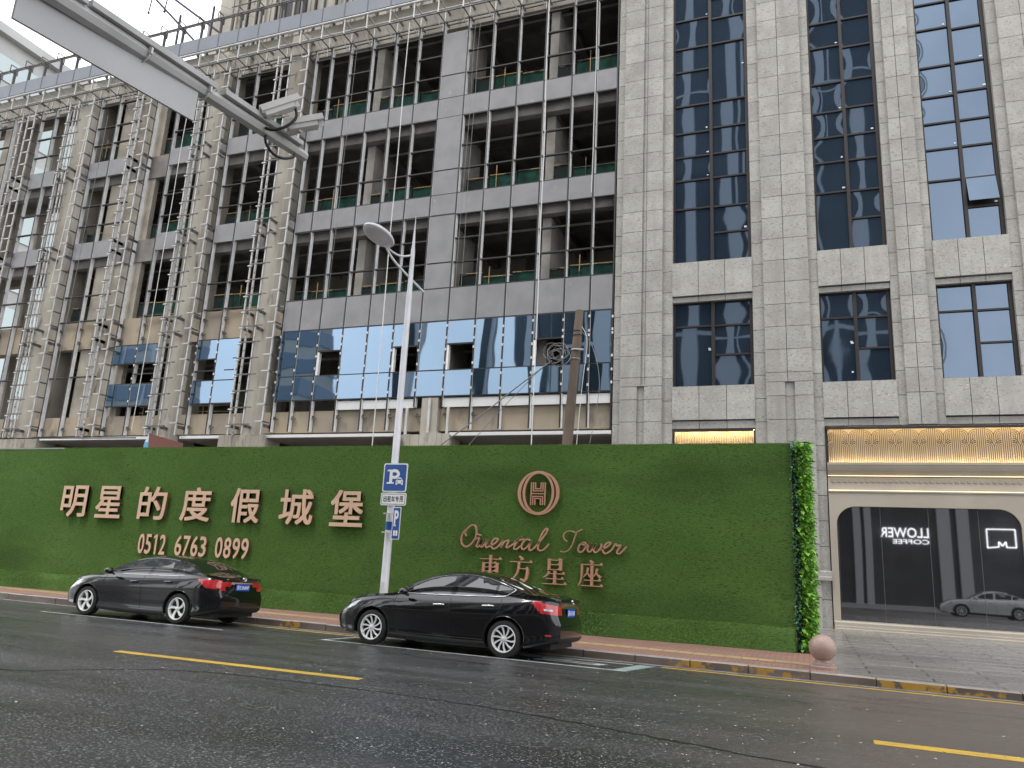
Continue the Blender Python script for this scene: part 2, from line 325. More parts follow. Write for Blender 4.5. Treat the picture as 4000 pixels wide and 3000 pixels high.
for i in range(-60, 14):
    x0, x1 = i + .008, i + .992; dz = rnd.uniform(-.006, .006); dy = rnd.uniform(-.006, .006); t = wz(14.7) + .004 + dz
    P4 = [(x0, ky(i) + dy), (x1, ky(i + 1) + dy), (x1, ky(i + 1) + .17 + dy), (x0, ky(i) + .17 + dy)]
    c = .014
    v = [(x, y, -.3) for x, y in P4] + [(x, y, t - c) for x, y in P4] + [(P4[0][0], P4[0][1] + c, t), (P4[1][0], P4[1][1] + c, t), (P4[2][0], P4[2][1], t), (P4[3][0], P4[3][1], t)]
    k.mi = 0; k.raw(v, [(0, 1, 5, 4), (1, 2, 6, 5), (2, 3, 7, 6), (3, 0, 4, 7)]); b = len(k.v) - 12
    k.mi = 1; k.f += [(b + 8, b + 9, b + 10, b + 11), (b + 4, b + 5, b + 9, b + 8), (b + 5, b + 6, b + 10, b + 9), (b + 6, b + 7, b + 11, b + 10), (b + 7, b + 4, b + 8, b + 11)]; k.m += [1] * 5
k.build('kerb', kerb_mats(), kind='structure')
def brick_mat(name, c1, c2, mortar, w_, h_, off=.5, msize=.012, rough=.55, ns=2., dark=(.1, .09, .08), rough2=None, bias=0., bst=.4):
    mt = mk(name, c1, rough, col2=dark, ns=ns, lo=.52, hi=.8, spec=.45, rough2=rough2); N = mt.node_tree.nodes; L = mt.node_tree.links; P = N['Principled BSDF']
    bt = N.new('ShaderNodeTexBrick'); bt.inputs['Color1'].default_value = (*c1, 1); bt.inputs['Color2'].default_value = (*c2, 1); bt.inputs['Mortar'].default_value = (*mortar, 1)
    bt.inputs['Scale'].default_value = 1; bt.inputs['Mortar Size'].default_value = msize; bt.inputs['Brick Width'].default_value = w_; bt.inputs['Row Height'].default_value = h_; bt.offset = off; bt.inputs['Bias'].default_value = bias
    tc = N.new('ShaderNodeTexCoord'); L.new(tc.outputs['Object'], bt.inputs['Vector'])
    mx = P.inputs['Base Color'].links[0].from_node; L.new(bt.outputs[0], mx.inputs[6])
    b = N.new('ShaderNodeBump'); b.inputs['Strength'].default_value = bst; b.inputs['Distance'].default_value = .006; b.invert = True; L.new(bt.outputs[1], b.inputs['Height']); L.new(b.outputs[0], P.inputs['Normal'])
    return mt
PINK = brick_mat('pink_pavers', (.36, .185, .145), (.28, .155, .125), (.13, .09, .08), .21, .105, dark=(.20, .13, .11))
TACT = brick_mat('yellow_tactile_pavers', (.42, .30, .15), (.36, .255, .13), (.2, .14, .09), .3, .3, off=0, dark=(.27, .20, .12))
PLZ = brick_mat('wet_grey_slabs', (.27, .255, .235), (.175, .165, .155), (.035, .035, .034), 1.9, .36, rough=.26, rough2=.48, dark=(.15, .142, .132), ns=.8, msize=.016, bst=.12)
GRANX = mk('kerb_slab', (.36, .34, .31), .5, col2=(.26, .245, .225), ns=2)
def sheet(name, mat, x0, x1, fa, fb, dz, n=30):
    s = MB(); v = []
    for i in range(n + 1):
        x = x0 + (x1 - x0) * i / n
        for y in (fa(x), fb(x)): v.append((x, y, wz(y) + dz))
    s.raw(v, [(2 * i, 2 * i + 2, 2 * i + 3, 2 * i + 1) for i in range(n)]).build(name, mat, kind='structure')
sheet('pavement', PINK, -60, .44, lambda x: ky(x) + .17, lambda x: 17.98, 0)
sheet('plaza', PLZ, -60, .44, lambda x: 17.98, lambda x: 27.6, 0)
sheet('tactile_strip', TACT, -40, .3, lambda x: ky(x) + 1.02, lambda x: ky(x) + 1.42, .004)
sheet('plaza', PLZ, .44, 40, lambda x: ky(x) + .17, lambda x: 27.6, 0)
MB().bx(-200, 200, -12.5, -3.2, -.5, -.07).build('pavement', mk('far_pavement', (.28, .27, .26), .7, col2=(.2, .19, .18), ns=1), kind='structure')
# petals and leaf scraps lying on the road: too many to count
lt = MB(); g = random.Random(11)
for i in range(420):
    x = g.uniform(-9, 5) if i % 3 else g.gauss(-.8, 1.6); y = g.uniform(5.5, 14.0) if i % 3 else g.gauss(8.0, 1.2)
    if y > ky(x) - .3 or y < 5: continue
    a = g.uniform(0, 6.3); s = g.uniform(.008, .019); s2 = s * g.uniform(.35, .9); ca, sa = math.cos(a), math.sin(a); z = rz(y) + .005
    lt.raw([(x + ca * p * s - sa * q * s2, y + sa * p * s + ca * q * s2, z + abs(p * q) * .003 + .003 * (p > 0)) for p, q in ((-1, 0), (-.3, -1), (1, 0), (.2, 1))], [(0, 1, 2, 3)])
lt.build('fallen_petals', mk('petal', (.62, .58, .53), .7, island=.3), kind='stuff')

# ------------------------------------------------------------------ stone ball bollard
t = thing('ball_bollard', 'pink granite ball bollard on a round base at the kerb', 'bollard', (.22, 15.22, wz(15.22)))
PKG = mk('pink_granite', (.38, .265, .22), .4, col2=(.31, .22, .185), ns=3, speck=[((.20, .15, .13), 70, .60, .66, (1, 1, 1)), ((.48, .37, .32), 60, .62, .68, (1, 1, 1))])
bz = wz(15.22)
MB().lathe([(.228 * math.cos(R_(a)), .345 + .228 * math.sin(R_(a))) for a in range(-66, 91, 6)], 40, (.22, 15.22, bz)).build('ball', PKG, t, smooth=40)
MB().lathe([(.225, .0), (.225, .04), (.21, .052), (.195, .056), (.195, .085), (.178, .097), (.14, .105), (.122, .13), (.11, .16)], 36, (.22, 15.22, bz)).build('base', PKG, t, smooth=35)

# ------------------------------------------------------------------ turf-covered hoarding
HY, HX0, HX1, HZ0, HZ1 = 17.85, -34.0, -.24, .113, 4.55
TURF = mk('artificial_turf', (.062, .126, .027), .95, col2=(.084, .158, .038), ns=.7, lo=.35, hi=.7, spec=.12, bump=.8, bs=60, bdist=.02, st=(.4, 1, 1),
          speck=[((.038, .075, .018), 40, .52, .66, (.3, 1, 1)), ((.125, .175, .065), 44, .60, .74, (.3, 1, 1)), ((.036, .072, .018), .45, .52, .75, (.5, 1, 1.6))])
BLADE = mk('turf_blade', (.095, .180, .040), .8, spec=.15, island=.3)
BLADE_TOP = mk('turf_top_blade', (.16, .27, .055), .8, spec=.15, island=.35)  # lighter copy of the blade colour, paints the highlight along the turf's upper edges
hd = thing('turf_hoarding', 'long site hoarding covered in green artificial turf between the parked cars and the building site', 'hoarding', (-12, HY, HZ0))
tb = MB(); nx_, nz_ = 240, 30; g = random.Random(8); v = []; ph = [g.uniform(0, 6) for _ in range(6)]
def hdent(x, z): return .007 * math.sin(x * 1.3 + ph[0]) * math.sin(z * 1.7 + ph[1]) + .005 * math.sin(x * 3.1 + z * 2.0 + ph[2]) + .010 * math.exp(-((z - .85 - .1 * math.sin(x)) / .12) ** 2) * math.sin(x * .9 + ph[3]) - .010 * math.exp(-(((x + 12.2) % 3.66) / .03) ** 2)
def htop(x): return HZ1 - .03 + .006 * math.sin(x * 2.3 + ph[4]) + .005 * math.sin(x * 6.1)
for i in range(nx_ + 1):
    x = HX0 + (HX1 - HX0) * i / nx_
    for j in range(nz_ + 1): z = HZ0 + (htop(x) - HZ0) * j / nz_; v.append((x, HY + hdent(x, z), z))
    v.append((x, HY + .17, htop(x))); v.append((x, HY + .17, HZ0))
k_ = nz_ + 3; tb.raw(v, [(i * k_ + j, (i + 1) * k_ + j, (i + 1) * k_ + j + 1, i * k_ + j + 1) for i in range(nx_) for j in range(nz_ + 2)]); tb.raw([v[-k_], v[-k_ + nz_], v[-2], v[-1]], [(0, 1, 2, 3)])
tb.build('turf_wall', TURF, hd, smooth=40)
MB().bx(-34, -22.3, HY - .01, HY + .19, HZ1 - .06, HZ1 - .015).build('top_edge', mk('rail_edge', (.26, .27, .25), .6), hd)
def skirt(x0, x1, off):
    s = MB(); n = 60; v = []; g = random.Random(int(x0 * 10))
    for i in range(n + 1):
        x = x0 + (x1 - x0) * i / n; wv = .02 * math.sin(x * 2.1) + .015 * math.sin(x * 5.3 + 1)
        v += [(x, HY - .02 - off, HZ0 + .50 + .012 * math.sin(x * 3)), (x, HY - .035 - off + wv * .4, HZ0 + .47), (x, HY - .05 - off + wv, HZ0 + .22), (x, HY - .09 - off + wv * 1.3, HZ0 + .004)]
    f = [(4 * i + j, 4 * i + j + 1, 4 * i + j + 5, 4 * i + j + 4) for i in range(n) for j in range(3)]
    s.raw(v, f); return s
skirt(-34, -12.22, .0).build('turf_skirt', TURF, hd, smooth=0)
skirt(-12.2, -.26, .03).build('turf_skirt', TURF, hd, smooth=0)
bl = MB(); g = random.Random(5)
def blade(b, x, y, z, L_, w_, a, outw):
    dx, dz = math.cos(a), math.sin(a)
    b.raw([(x - dz * w_, y, z + dx * w_), (x + dz * w_, y, z - dx * w_), (x + dx * L_, y - outw, z + dz * L_)], [(0, 1, 2)])
for i in range(52000):
    x = g.uniform(-27, HX1); z = g.uniform(HZ0 + .5, HZ1 - .03)
    blade(bl, x, HY - .002 + hdent(x, z), z, g.uniform(.015, .038), g.uniform(.0025, .005), g.gauss(-1.2, 1.2), g.uniform(.006, .018))
for i in range(9000):
    x = g.uniform(-27, HX1); f_ = g.random(); z = HZ0 + .01 + .48 * f_; y = HY - .10 + .07 * f_ - .03 * (x > -12.2)
    blade(bl, x, y, z, g.uniform(.025, .06), g.uniform(.003, .007), g.gauss(-1.4, .9), g.uniform(.01, .04))
bl.build('turf_blades', BLADE, hd, kind='stuff')
bl = MB()
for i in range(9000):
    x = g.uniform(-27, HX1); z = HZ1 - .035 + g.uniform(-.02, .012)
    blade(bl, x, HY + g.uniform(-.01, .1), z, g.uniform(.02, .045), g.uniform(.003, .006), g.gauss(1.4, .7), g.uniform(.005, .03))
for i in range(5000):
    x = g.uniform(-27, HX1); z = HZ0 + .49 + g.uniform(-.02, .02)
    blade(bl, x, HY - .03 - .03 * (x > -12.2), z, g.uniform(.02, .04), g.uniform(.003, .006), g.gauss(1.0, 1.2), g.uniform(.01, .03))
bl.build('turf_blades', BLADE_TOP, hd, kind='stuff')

# ivy panel closing the end of the hoarding
iv = thing('ivy_screen', 'upright strip of bright green artificial ivy on the hoarding end beside the stone pier', 'ivy screen', (-.05, 18.2, HZ0))
MB().bx(HX1 + .005, -.10, HY + .02, 18.7, HZ0, HZ1 - .12).build('backing', mk('ivy_backing', (.012, .03, .010), .9), iv)
def leaves(seed, n, xr, yr, size, out):
    b = MB(); g = random.Random(seed)
    for i in range(n):
        x, y = g.uniform(*xr), g.uniform(*yr); z = g.uniform(HZ0 + .05, HZ1 + .02)
        d = Vector((g.gauss(*out[0]), g.gauss(*out[1]), g.gauss(-.25, .45))).normalized(); s = g.uniform(*size)
        sd_ = d.cross(Vector((0, 0, 1))).normalized(); upv = sd_.cross(d); c = Vector((x, y, z))
        t_ = c + d * s; q = [c, c + d * s * .35 + sd_ * s * .34 + upv * s * .08, c + d * s * .7 + sd_ * s * .22 + upv * .02 * s, t_ - upv * s * .15, c + d * s * .7 - sd_ * s * .22 + upv * .02 * s, c + d * s * .35 - sd_ * s * .34 + upv * s * .08]
        b.raw(q, [(0, 1, 2, 3), (0, 3, 4, 5)])
    return b
leaves(1, 4200, (-.16, .16), (17.80, 18.7), (.05, .16), ((.45, .5), (-.6, .5))).build('leaves', mk('ivy_leaf', (.19, .42, .045), .45, spec=.5, island=.5), iv, kind='stuff')
leaves(2, 900, (-.24, -.12), (17.78, 17.98), (.05, .10), ((.15, .6), (-.9, .4))).build('leaves', mk('ivy_leaf_dark', (.06, .17, .075), .5, spec=.5, island=.55), iv, kind='stuff')

# ------------------------------------------------------------------ lettering on the hoarding
def sign_char(parent, name, body, box, off, face, side, dep=.075, y0=None):
    y0 = HY - .045 if y0 is None else y0
    b = MB()                                             # emboldened by a few slightly shifted copies of the strokes
    for k, (dx, dz) in enumerate(((0, 0), (off, off), (-off, off), (off, -off), (-off, -off))):
        text_to(b, body, box[0] + off + dx, box[1] - off + dx, box[2] + off + dz, box[3] - off + dz, y0 - dep - k * .0009, y0 - k * .0004, 0)
    b.m = [0 if all(b.v[i][1] < y0 - dep + 1e-4 for i in q) else 1 for q in b.f]
    return b.build(name, [face, side], parent)
HLX0 = (-21.86, -20.40, -18.68, -17.05, -15.26, -13.58, -11.93); HLX1 = (-20.80, -19.36, -17.62, -15.97, -14.25, -12.48, -10.90)
PX0 = (-18.50, -17.11, -15.65); PX1 = (-17.42, -15.93, -14.45)
sg = thing('slogan_lettering', 'row of seven large pale rose Chinese characters on the left half of the turf hoarding', 'sign lettering', (-16.5, HY, 2.35))
for ch, x0, x1 in zip('明星的度假城堡', HLX0, HLX1):
    sign_char(sg, 'character', ch, (x0, x1, 2.35, 3.32), .016, ROSEG, BRWN)
pg = thing('phone_lettering', 'pale rose phone number 0512 6763 0899 on the turf hoarding above the left car', 'sign lettering', (-16.5, HY, 1.36))
for grp, x0, x1 in (('0512', PX0[0], PX1[0]), ('6763', PX0[1], PX1[1]), ('0899', PX0[2], PX1[2])):
    st_ = (x1 - x0) / 4
    for i, ch in enumerate(grp):
        wd_ = st_ * (.44 if ch == '1' else .84); xo = x0 + i * st_ + (st_ - wd_) / 2
        if ch == '1':                                  # a plain stem with its flag
            b = MB(); q0 = len(b.f); xm = xo + wd_ * .5
            b.prism([(xm - .02, 1.36), (xm + .045, 1.36), (xm + .045, 1.93), (xm - .01, 1.93), (xm - .085, 1.865), (xm - .085, 1.805), (xm - .02, 1.84)], lambda u, v, d: (u, d, v), HY - .095, HY - .045)
            b.m = [0] + [1] * (len(b.f) - 1); b.build('digit', [ROSEG, BRWN], pg); continue
        sign_char(pg, 'digit', ch, (xo, xo + wd_, 1.36, 1.93), .008, ROSEG, BRWN, .05)
em = thing('emblem', 'round rose copper emblem of an O around a striped H on the turf hoarding', 'emblem', (-6.05, HY, 3.33))
def ell(cx, cz, a, b, n=56): return [(cx + a * math.cos(2 * math.pi * i / n), cz + b * math.sin(2 * math.pi * i / n)) for i in range(n)]
def ring2(mb, o, i_, yf, yb):
    n = len(o); v = [(x, yf, z) for x, z in o] + [(x, yf, z) for x, z in i_] + [(x, yb, z) for x, z in o] + [(x, yb, z) for x, z in i_]; f = []
    for k_ in range(n): j = (k_ + 1) % n; f += [(k_, j, n + j, n + k_), (2 * n + k_, 3 * n + k_, 3 * n + j, 2 * n + j), (k_, 2 * n + k_, 2 * n + j, j), (n + k_, n + j, 3 * n + j, 3 * n + k_)]
    mb.raw(v, f)
y1, y2 = HY - .10, HY - .045
b = MB(); ring2(b, ell(-6.05, 3.33, .535, .535), ell(-6.05, 3.33, .455, .505), y1, y2); b.build('ring', COPPER, em)
b = MB(); ring2(b, ell(-6.05, 3.33, .405, .515), ell(-6.05, 3.33, .345, .47), y1 - .003, y2 - .003); b.build('ring', COPPER, em)
b = MB(); cx, cz = -6.06, 3.31
def sq(x0, x1, z0, z1): b.bx(cx + x0, cx + x1, y1, y2, cz + z0, cz + z1)
tq = .026
for s in (-1, 1): sq(min(s * .19, s * .164), max(s * .19, s * .164), -.275, .275)
sq(-.164, .164, -.013, .013)
for k_, (xo, zo) in enumerate(((.137, .055), (.085, .105))):
    for s in (-1, 1):
        sq(min(s * xo, s * (xo - tq)), max(s * xo, s * (xo - tq)), zo, .275); sq(min(s * xo, s * (xo - tq)), max(s * xo, s * (xo - tq)), -.275, -zo)
    sq(-xo + tq, xo - tq, zo, zo + tq); sq(-xo + tq, xo - tq, -zo - tq, -zo)
b.build('letter_h', COPPER, em)
sc_ = thing('script_lettering', 'rose copper handwritten words Oriental Tower beneath the round emblem', 'sign lettering', (-5.9, HY, 1.95))
SCR = [[(-7.89,2.225),(-7.932,2.309),(-7.89,2.396),(-7.812,2.473),(-7.732,2.508),(-7.658,2.467),(-7.628,2.361),(-7.641,2.212),(-7.715,2.082),(-7.815,1.993),(-7.908,1.973),(-7.995,2.029),(-8.026,2.124),(-8.01,2.242),(-7.958,2.34),(-7.913,2.384)],
[(-7.611,2.287),(-7.492,2.264)],[(-7.65,2.159),(-7.547,2.198),(-7.57,2.088),(-7.604,2.002),(-7.563,1.978),(-7.49,2.044)],
[(-7.49,2.044),(-7.444,2.166),(-7.495,2.017),(-7.456,1.982),(-7.375,2.063),(-7.304,2.157),(-7.36,2.022),(-7.329,1.971),(-7.244,2.016),(-7.11,2.084),(-7.046,2.17),(-7.094,2.2),(-7.172,2.155),(-7.211,2.038),(-7.171,1.956),(-7.08,1.97),(-6.993,2.047),(-6.903,2.159),(-6.966,1.981),(-6.882,2.103),(-6.794,2.163),(-6.765,2.139),(-6.813,2.022),(-6.795,1.988),(-6.74,2.015),(-6.609,2.103),(-6.502,2.211),(-6.442,2.269)],
[(-6.442,2.269),(-6.564,2.105),(-6.615,1.999),(-6.59,1.959),(-6.524,1.982),(-6.437,2.048)],[(-6.6,2.149),(-6.367,2.21)],
[(-6.198,2.185),(-6.3,2.208),(-6.385,2.132),(-6.425,2.028),(-6.388,1.967),(-6.301,2.002),(-6.206,2.119),(-6.169,2.182),(-6.224,2.036),(-6.209,1.954),(-6.133,1.978),(-6.069,2.042),(-5.943,2.19),(-5.818,2.359),(-5.779,2.463),(-5.823,2.472),(-5.906,2.356),(-5.986,2.148),(-6.001,2.003),(-5.955,1.954),(-5.868,1.978),(-5.784,2.053),(-5.732,2.116)],
[(-5.279,2.195),(-5.357,2.253),(-5.371,2.354),(-5.298,2.428),(-5.191,2.442),(-5.083,2.415),(-4.978,2.459),(-4.925,2.491)],[(-5.051,2.426),(-5.1,2.282),(-5.159,2.118),(-5.22,2.015),(-5.303,1.961),(-5.389,1.947),(-5.433,1.966)],
[(-4.905,2.168),(-4.967,2.126),(-5.007,2.024),(-4.973,1.965),(-4.899,1.978),(-4.828,2.071),(-4.82,2.152),(-4.874,2.19),(-4.905,2.158),(-4.84,2.121),(-4.735,2.145),(-4.705,2.18),(-4.776,2.073),(-4.762,1.984),(-4.689,1.997),(-4.609,2.12),(-4.579,2.171),(-4.628,2.059),(-4.605,1.97),(-4.522,2.004),(-4.452,2.106),(-4.443,2.176)],
[(-4.461,2.036),(-4.338,2.091),(-4.236,2.174),(-4.257,2.213),(-4.339,2.17),(-4.409,2.048),(-4.376,1.96),(-4.294,1.974),(-4.192,2.057),(-4.113,2.183),(-4.081,2.141),(-3.989,2.16),(-4.049,2.063),(-4.078,1.983),(-4.016,1.966),(-3.926,2.048),(-3.856,2.13)]]
for i, p in enumerate(SCR):
    b = MB(); pp = smooth_path(p, 5) if len(p) > 2 else p
    ribbon(b, pp, (lambda t: .034) if i not in (7, 8) else (lambda t: .020), HY - .11, HY - .05); b.build('stroke', COPPER, sc_)
ns_ = thing('name_lettering', 'four rose copper Chinese characters beneath the handwritten words, partly behind the right car', 'sign lettering', (-5.9, HY, 1.2))
def glyph(x0, x1, z0, z1, strokes):
    b = MB(); W, H = x1 - x0, z1 - z0; X = lambda u: x0 + u * W; Z = lambda v_: z0 + v_ * H; e = 0
    for s in strokes:
        k_ = s[0]; e += .0012; yf, yb = HY - .115 - e, HY - .05
        if k_ == 'h':
            _, a, c, z = s; ribbon(b, [(X(a), Z(z)), (X(c), Z(z))], .020, yf, yb)
            b.prism([(X(c) - .075, Z(z)), (X(c) + .012, Z(z)), (X(c) - .028, Z(z) + .052)], lambda u, v_, d: (u, d, v_), yf - .0006, yb)
        elif k_ == 'v':
            _, x, a, c = s; ribbon(b, [(X(x), Z(a)), (X(x), Z(c))], .066, yf, yb)
            b.prism([(X(x) - .045, Z(a)), (X(x) + .05, Z(a) - .02), (X(x) + .02, Z(a) - .06)], lambda u, v_, d: (u, d, v_), yf - .0006, yb)
        else:
            _, w0, w1, pts = s; ribbon(b, smooth_path([(X(u), Z(v_)) for u, v_ in pts], 5), lambda t: w0 + (w1 - w0) * t, yf, yb)
    return b
g1 = glyph(-7.50, -6.91, 1.20, 1.80, [('h', .02, .97, .84), ('v', .5, 1., .02), ('v', .2, .70, .32), ('v', .8, .70, .32), ('h', .24, .76, .68), ('h', .24, .76, .52), ('h', .24, .76, .36), ('p', .06, .015, [(.48, .34), (.3, .15), (.02, .02)]), ('p', .02, .085, [(.52, .34), (.7, .17), (.95, .04)])])
g1.build('character', COPPER, ns_)
g1 = glyph(-6.71, -6.12, 1.20, 1.80, [('p', .03, .08, [(.42, 1.), (.52, .93), (.55, .86)]), ('h', .02, .97, .78), ('p', .06, .02, [(.43, .77), (.38, .4), (.22, .16), (.03, .0)]), ('h', .40, .82, .52), ('p', .062, .062, [(.80, .52), (.79, .3), (.74, .12), (.66, .04)]), ('p', .03, .06, [(.50, .12), (.60, .08), (.67, .04)])])
g1.build('character', COPPER, ns_)
g1 = glyph(-5.86, -5.27, 1.19, 1.78, [('v', .27, 1., .55), ('v', .75, 1., .55), ('h', .30, .74, .95), ('h', .30, .74, .77), ('h', .30, .74, .58), ('p', .06, .015, [(.28, .50), (.2, .36), (.03, .25)]), ('h', .24, .92, .42), ('h', .14, .88, .22), ('h', .0, 1., .02), ('v', .52, .54, .03)])
g1.build('character', COPPER, ns_)
g1 = glyph(-4.98, -4.40, 1.19, 1.78, [('p', .03, .08, [(.46, 1.), (.54, .94), (.57, .88)]), ('h', .14, .98, .84), ('p', .055, .02, [(.15, .84), (.14, .45), (.10, .2), (.0, .0)]), ('v', .56, .80, .05), ('p', .06, .015, [(.40, .72), (.36, .52), (.2, .34)]), ('p', .02, .06, [(.38, .52), (.46, .42), (.5, .38)]), ('p', .055, .015, [(.78, .70), (.72, .5), (.60, .36)]), ('p', .02, .065, [(.74, .52), (.84, .42), (.92, .36)]), ('h', .26, .92, .24), ('h', .12, 1., .03)])
g1.build('character', COPPER, ns_)
# ------------------------------------------------------------------ frame building under construction (curtain wall plane Y = 27)
FY = 27.0
fb = thing('unfinished_building', 'concrete frame building under construction with half-installed curtain wall behind the hoarding', 'building', (-20, FY, .1))
MX_R = [-21.68, -20.74, -19.68, -18.45, -17.2, -15.95, -14.69, -13.44, -12.2, -10.95, -9.71, -8.47, -7.43]
MX_L = [-26.42, -25.18, -30.13, -28.72, -35.8, -34.38, -33.08, -31.62, -40.42, -39.25, -38.35, -42.65, -44.0, -45.1, -46.9, -48.2]
ZT = 25.62
def cell_cols():
    R_c = [(MX_R[i], MX_R[i + 1]) for i in range(12)] + [(-7.43, -6.50)]
    return R_c
# floors, edge beams, columns, rear walls
for (za, zb_) in ((12.1, 12.5), (16.4, 16.82), (21.1, 21.55), (27.0, 27.3)):
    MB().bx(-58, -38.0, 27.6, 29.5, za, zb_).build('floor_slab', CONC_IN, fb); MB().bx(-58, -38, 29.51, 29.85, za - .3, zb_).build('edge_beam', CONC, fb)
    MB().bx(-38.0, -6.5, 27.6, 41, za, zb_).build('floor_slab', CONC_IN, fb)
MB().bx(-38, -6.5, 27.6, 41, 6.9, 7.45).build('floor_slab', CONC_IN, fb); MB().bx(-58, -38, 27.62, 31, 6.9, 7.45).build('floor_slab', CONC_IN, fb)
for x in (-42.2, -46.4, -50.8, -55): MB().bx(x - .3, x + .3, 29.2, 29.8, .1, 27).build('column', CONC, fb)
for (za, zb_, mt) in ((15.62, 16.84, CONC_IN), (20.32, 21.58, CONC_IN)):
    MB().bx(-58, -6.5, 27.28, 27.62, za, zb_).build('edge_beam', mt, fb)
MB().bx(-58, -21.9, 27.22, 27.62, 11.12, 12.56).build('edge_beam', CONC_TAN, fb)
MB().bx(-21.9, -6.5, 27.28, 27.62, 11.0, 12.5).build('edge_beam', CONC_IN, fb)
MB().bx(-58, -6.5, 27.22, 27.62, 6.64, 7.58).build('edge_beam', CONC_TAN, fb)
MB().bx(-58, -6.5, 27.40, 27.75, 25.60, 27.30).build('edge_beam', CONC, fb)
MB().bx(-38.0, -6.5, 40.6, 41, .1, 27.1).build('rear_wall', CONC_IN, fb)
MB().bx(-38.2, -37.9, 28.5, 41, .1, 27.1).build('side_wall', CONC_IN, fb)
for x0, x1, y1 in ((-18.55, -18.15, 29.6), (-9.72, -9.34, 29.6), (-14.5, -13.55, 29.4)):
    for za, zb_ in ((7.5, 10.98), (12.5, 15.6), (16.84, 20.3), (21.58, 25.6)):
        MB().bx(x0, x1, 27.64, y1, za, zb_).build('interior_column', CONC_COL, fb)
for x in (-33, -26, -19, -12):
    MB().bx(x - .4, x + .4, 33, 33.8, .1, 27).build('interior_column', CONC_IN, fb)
def col(x0, x1, y0, ch, mt, name='column'):
    MB().prism([(x0, y0), (x1 - ch, y0), (x1, y0 + ch), (x1, y0 + 1.3), (x0, y0 + 1.3)], lambda u, v, d: (u, v, d), .1, 26.9).build(name, mt, fb)
col(-23.27, -22.30, 27.06, .22, CONC); col(-28.22, -27.05, 27.06, .26, CONC); col(-37.55, -36.2, 27.1, .42, CONC); col(-43.7, -42.85, 27.3, .2, CONC); col(-51, -49.8, 27.2, .3, CONC)
# infill of plastered blocks in the left bay
for za, zb_ in ((7.58, 11.1), (12.56, 15.62), (16.84, 20.3), (21.58, 25.5)):
    MB().bx(-34.28, -31.2, 27.34, 27.6, za, zb_).build('block_infill', BRICKW, fb)
# mullions: aluminium depth with a dark gasket face
def mull(x, z0, z1):
    o = MB().bx(x - .025, x + .042, FY + .005, FY + .20, z0, z1).build('mullion', ALU, fb)
    MB().bx(x - .035, x + .028, FY - .012, FY + .004, z0, z1).build('gasket', DARKM, o)
for x in MX_R: mull(x, 6.66 if x not in (-14.69, -13.44) else 7.6, ZT)
for x in MX_L: mull(x, 6.62, ZT)
MB().bx(-6.56, -6.50, FY - .01, FY + .2, 6.6, 27.3).build('mullion', DARKM, fb)
# bays as groups of neighbouring mullions
BAYS = [(-21.68, -14.69), (-13.44, -6.52), (-26.42, -24.05), (-30.13, -28.72), (-35.8, -34.38), (-34.38, -32.6), (-40.42, -38.35), (-44, -42.65)]
def tran(x0, x1, z, dep=.12, h=.055): MB().bx(x0, x1, FY + .004, FY + dep, z - h / 2, z + h / 2).build('transom', DARKM2, fb)
DARKM2 = mk('dark_transom', (.020, .020, .021), .6)
G = random.Random(21)
for x0, x1 in BAYS[:2]:
    for z in (13.79, 18.12, 22.84): tran(x0 + .05, x1 - .04, z)
    tran(x0 + .05, x1 - .04, 25.08)
for x0, x1 in BAYS[2:]:
    for z in (9.6, 12.58, 13.9, 17.9, 19.05, 22.7, 23.8, 25.1): tran(x0 + .05, x1 - .04, z + G.uniform(-.03, .03))
for x0, x1, z in ((-19.68, -18.45, 23.94), (-15.95, -14.69, 23.94), (-13.44, -12.2, 23.96), (-9.71, -8.47, 24.0), (-19.68, -18.45, 19.22), (-15.95, -14.69, 19.22), (-13.44, -12.2, 19.24), (-9.71, -8.47, 19.25),
                  (-19.68, -18.45, 14.86), (-15.95, -14.69, 14.86), (-13.44, -12.2, 14.86), (-9.71, -8.47, 14.86)): tran(x0 + .05, x1 - .04, z)
# grey spandrel panels
def panel(x0, x1, z0, z1, mt=PANEL, y=FY):
    MB().bx(x0 + .045, x1 - .04, y, y + .10, z0, z1).build('spandrel_panel', mt, fb)
for x0, x1 in cell_cols():
    panel(x0, x1, 11.235, 12.62); panel(x0, x1, 15.98 if x0 > -14 else 16.02, 16.94); panel(x0, x1, 20.72, 21.66)
for za, zb_ in ((12.68, 13.76), (13.82, 15.95), (16.98, 18.09), (18.15, 20.69), (21.70, 22.81), (22.87, 25.05)):
    panel(-14.69, -13.44, za, zb_)
for x0, x1 in ((-26.42, -25.18), (-25.18, -23.95), (-31.62, -30.13), (-30.13, -28.72), (-35.8, -34.38), (-34.38, -33.08), (-40.42, -39.25), (-39.25, -38.3), (-44.0, -42.65), (-46.9, -45.1)):
    if x0 in (-31.62,): continue
    panel(x0, x1, 16.02, 16.94); panel(x0, x1, 20.74, 21.66)
for z in (11.2, 12.65, 15.97, 16.96, 20.69, 21.68): tran(-21.63, -6.57, z, .09, .05)
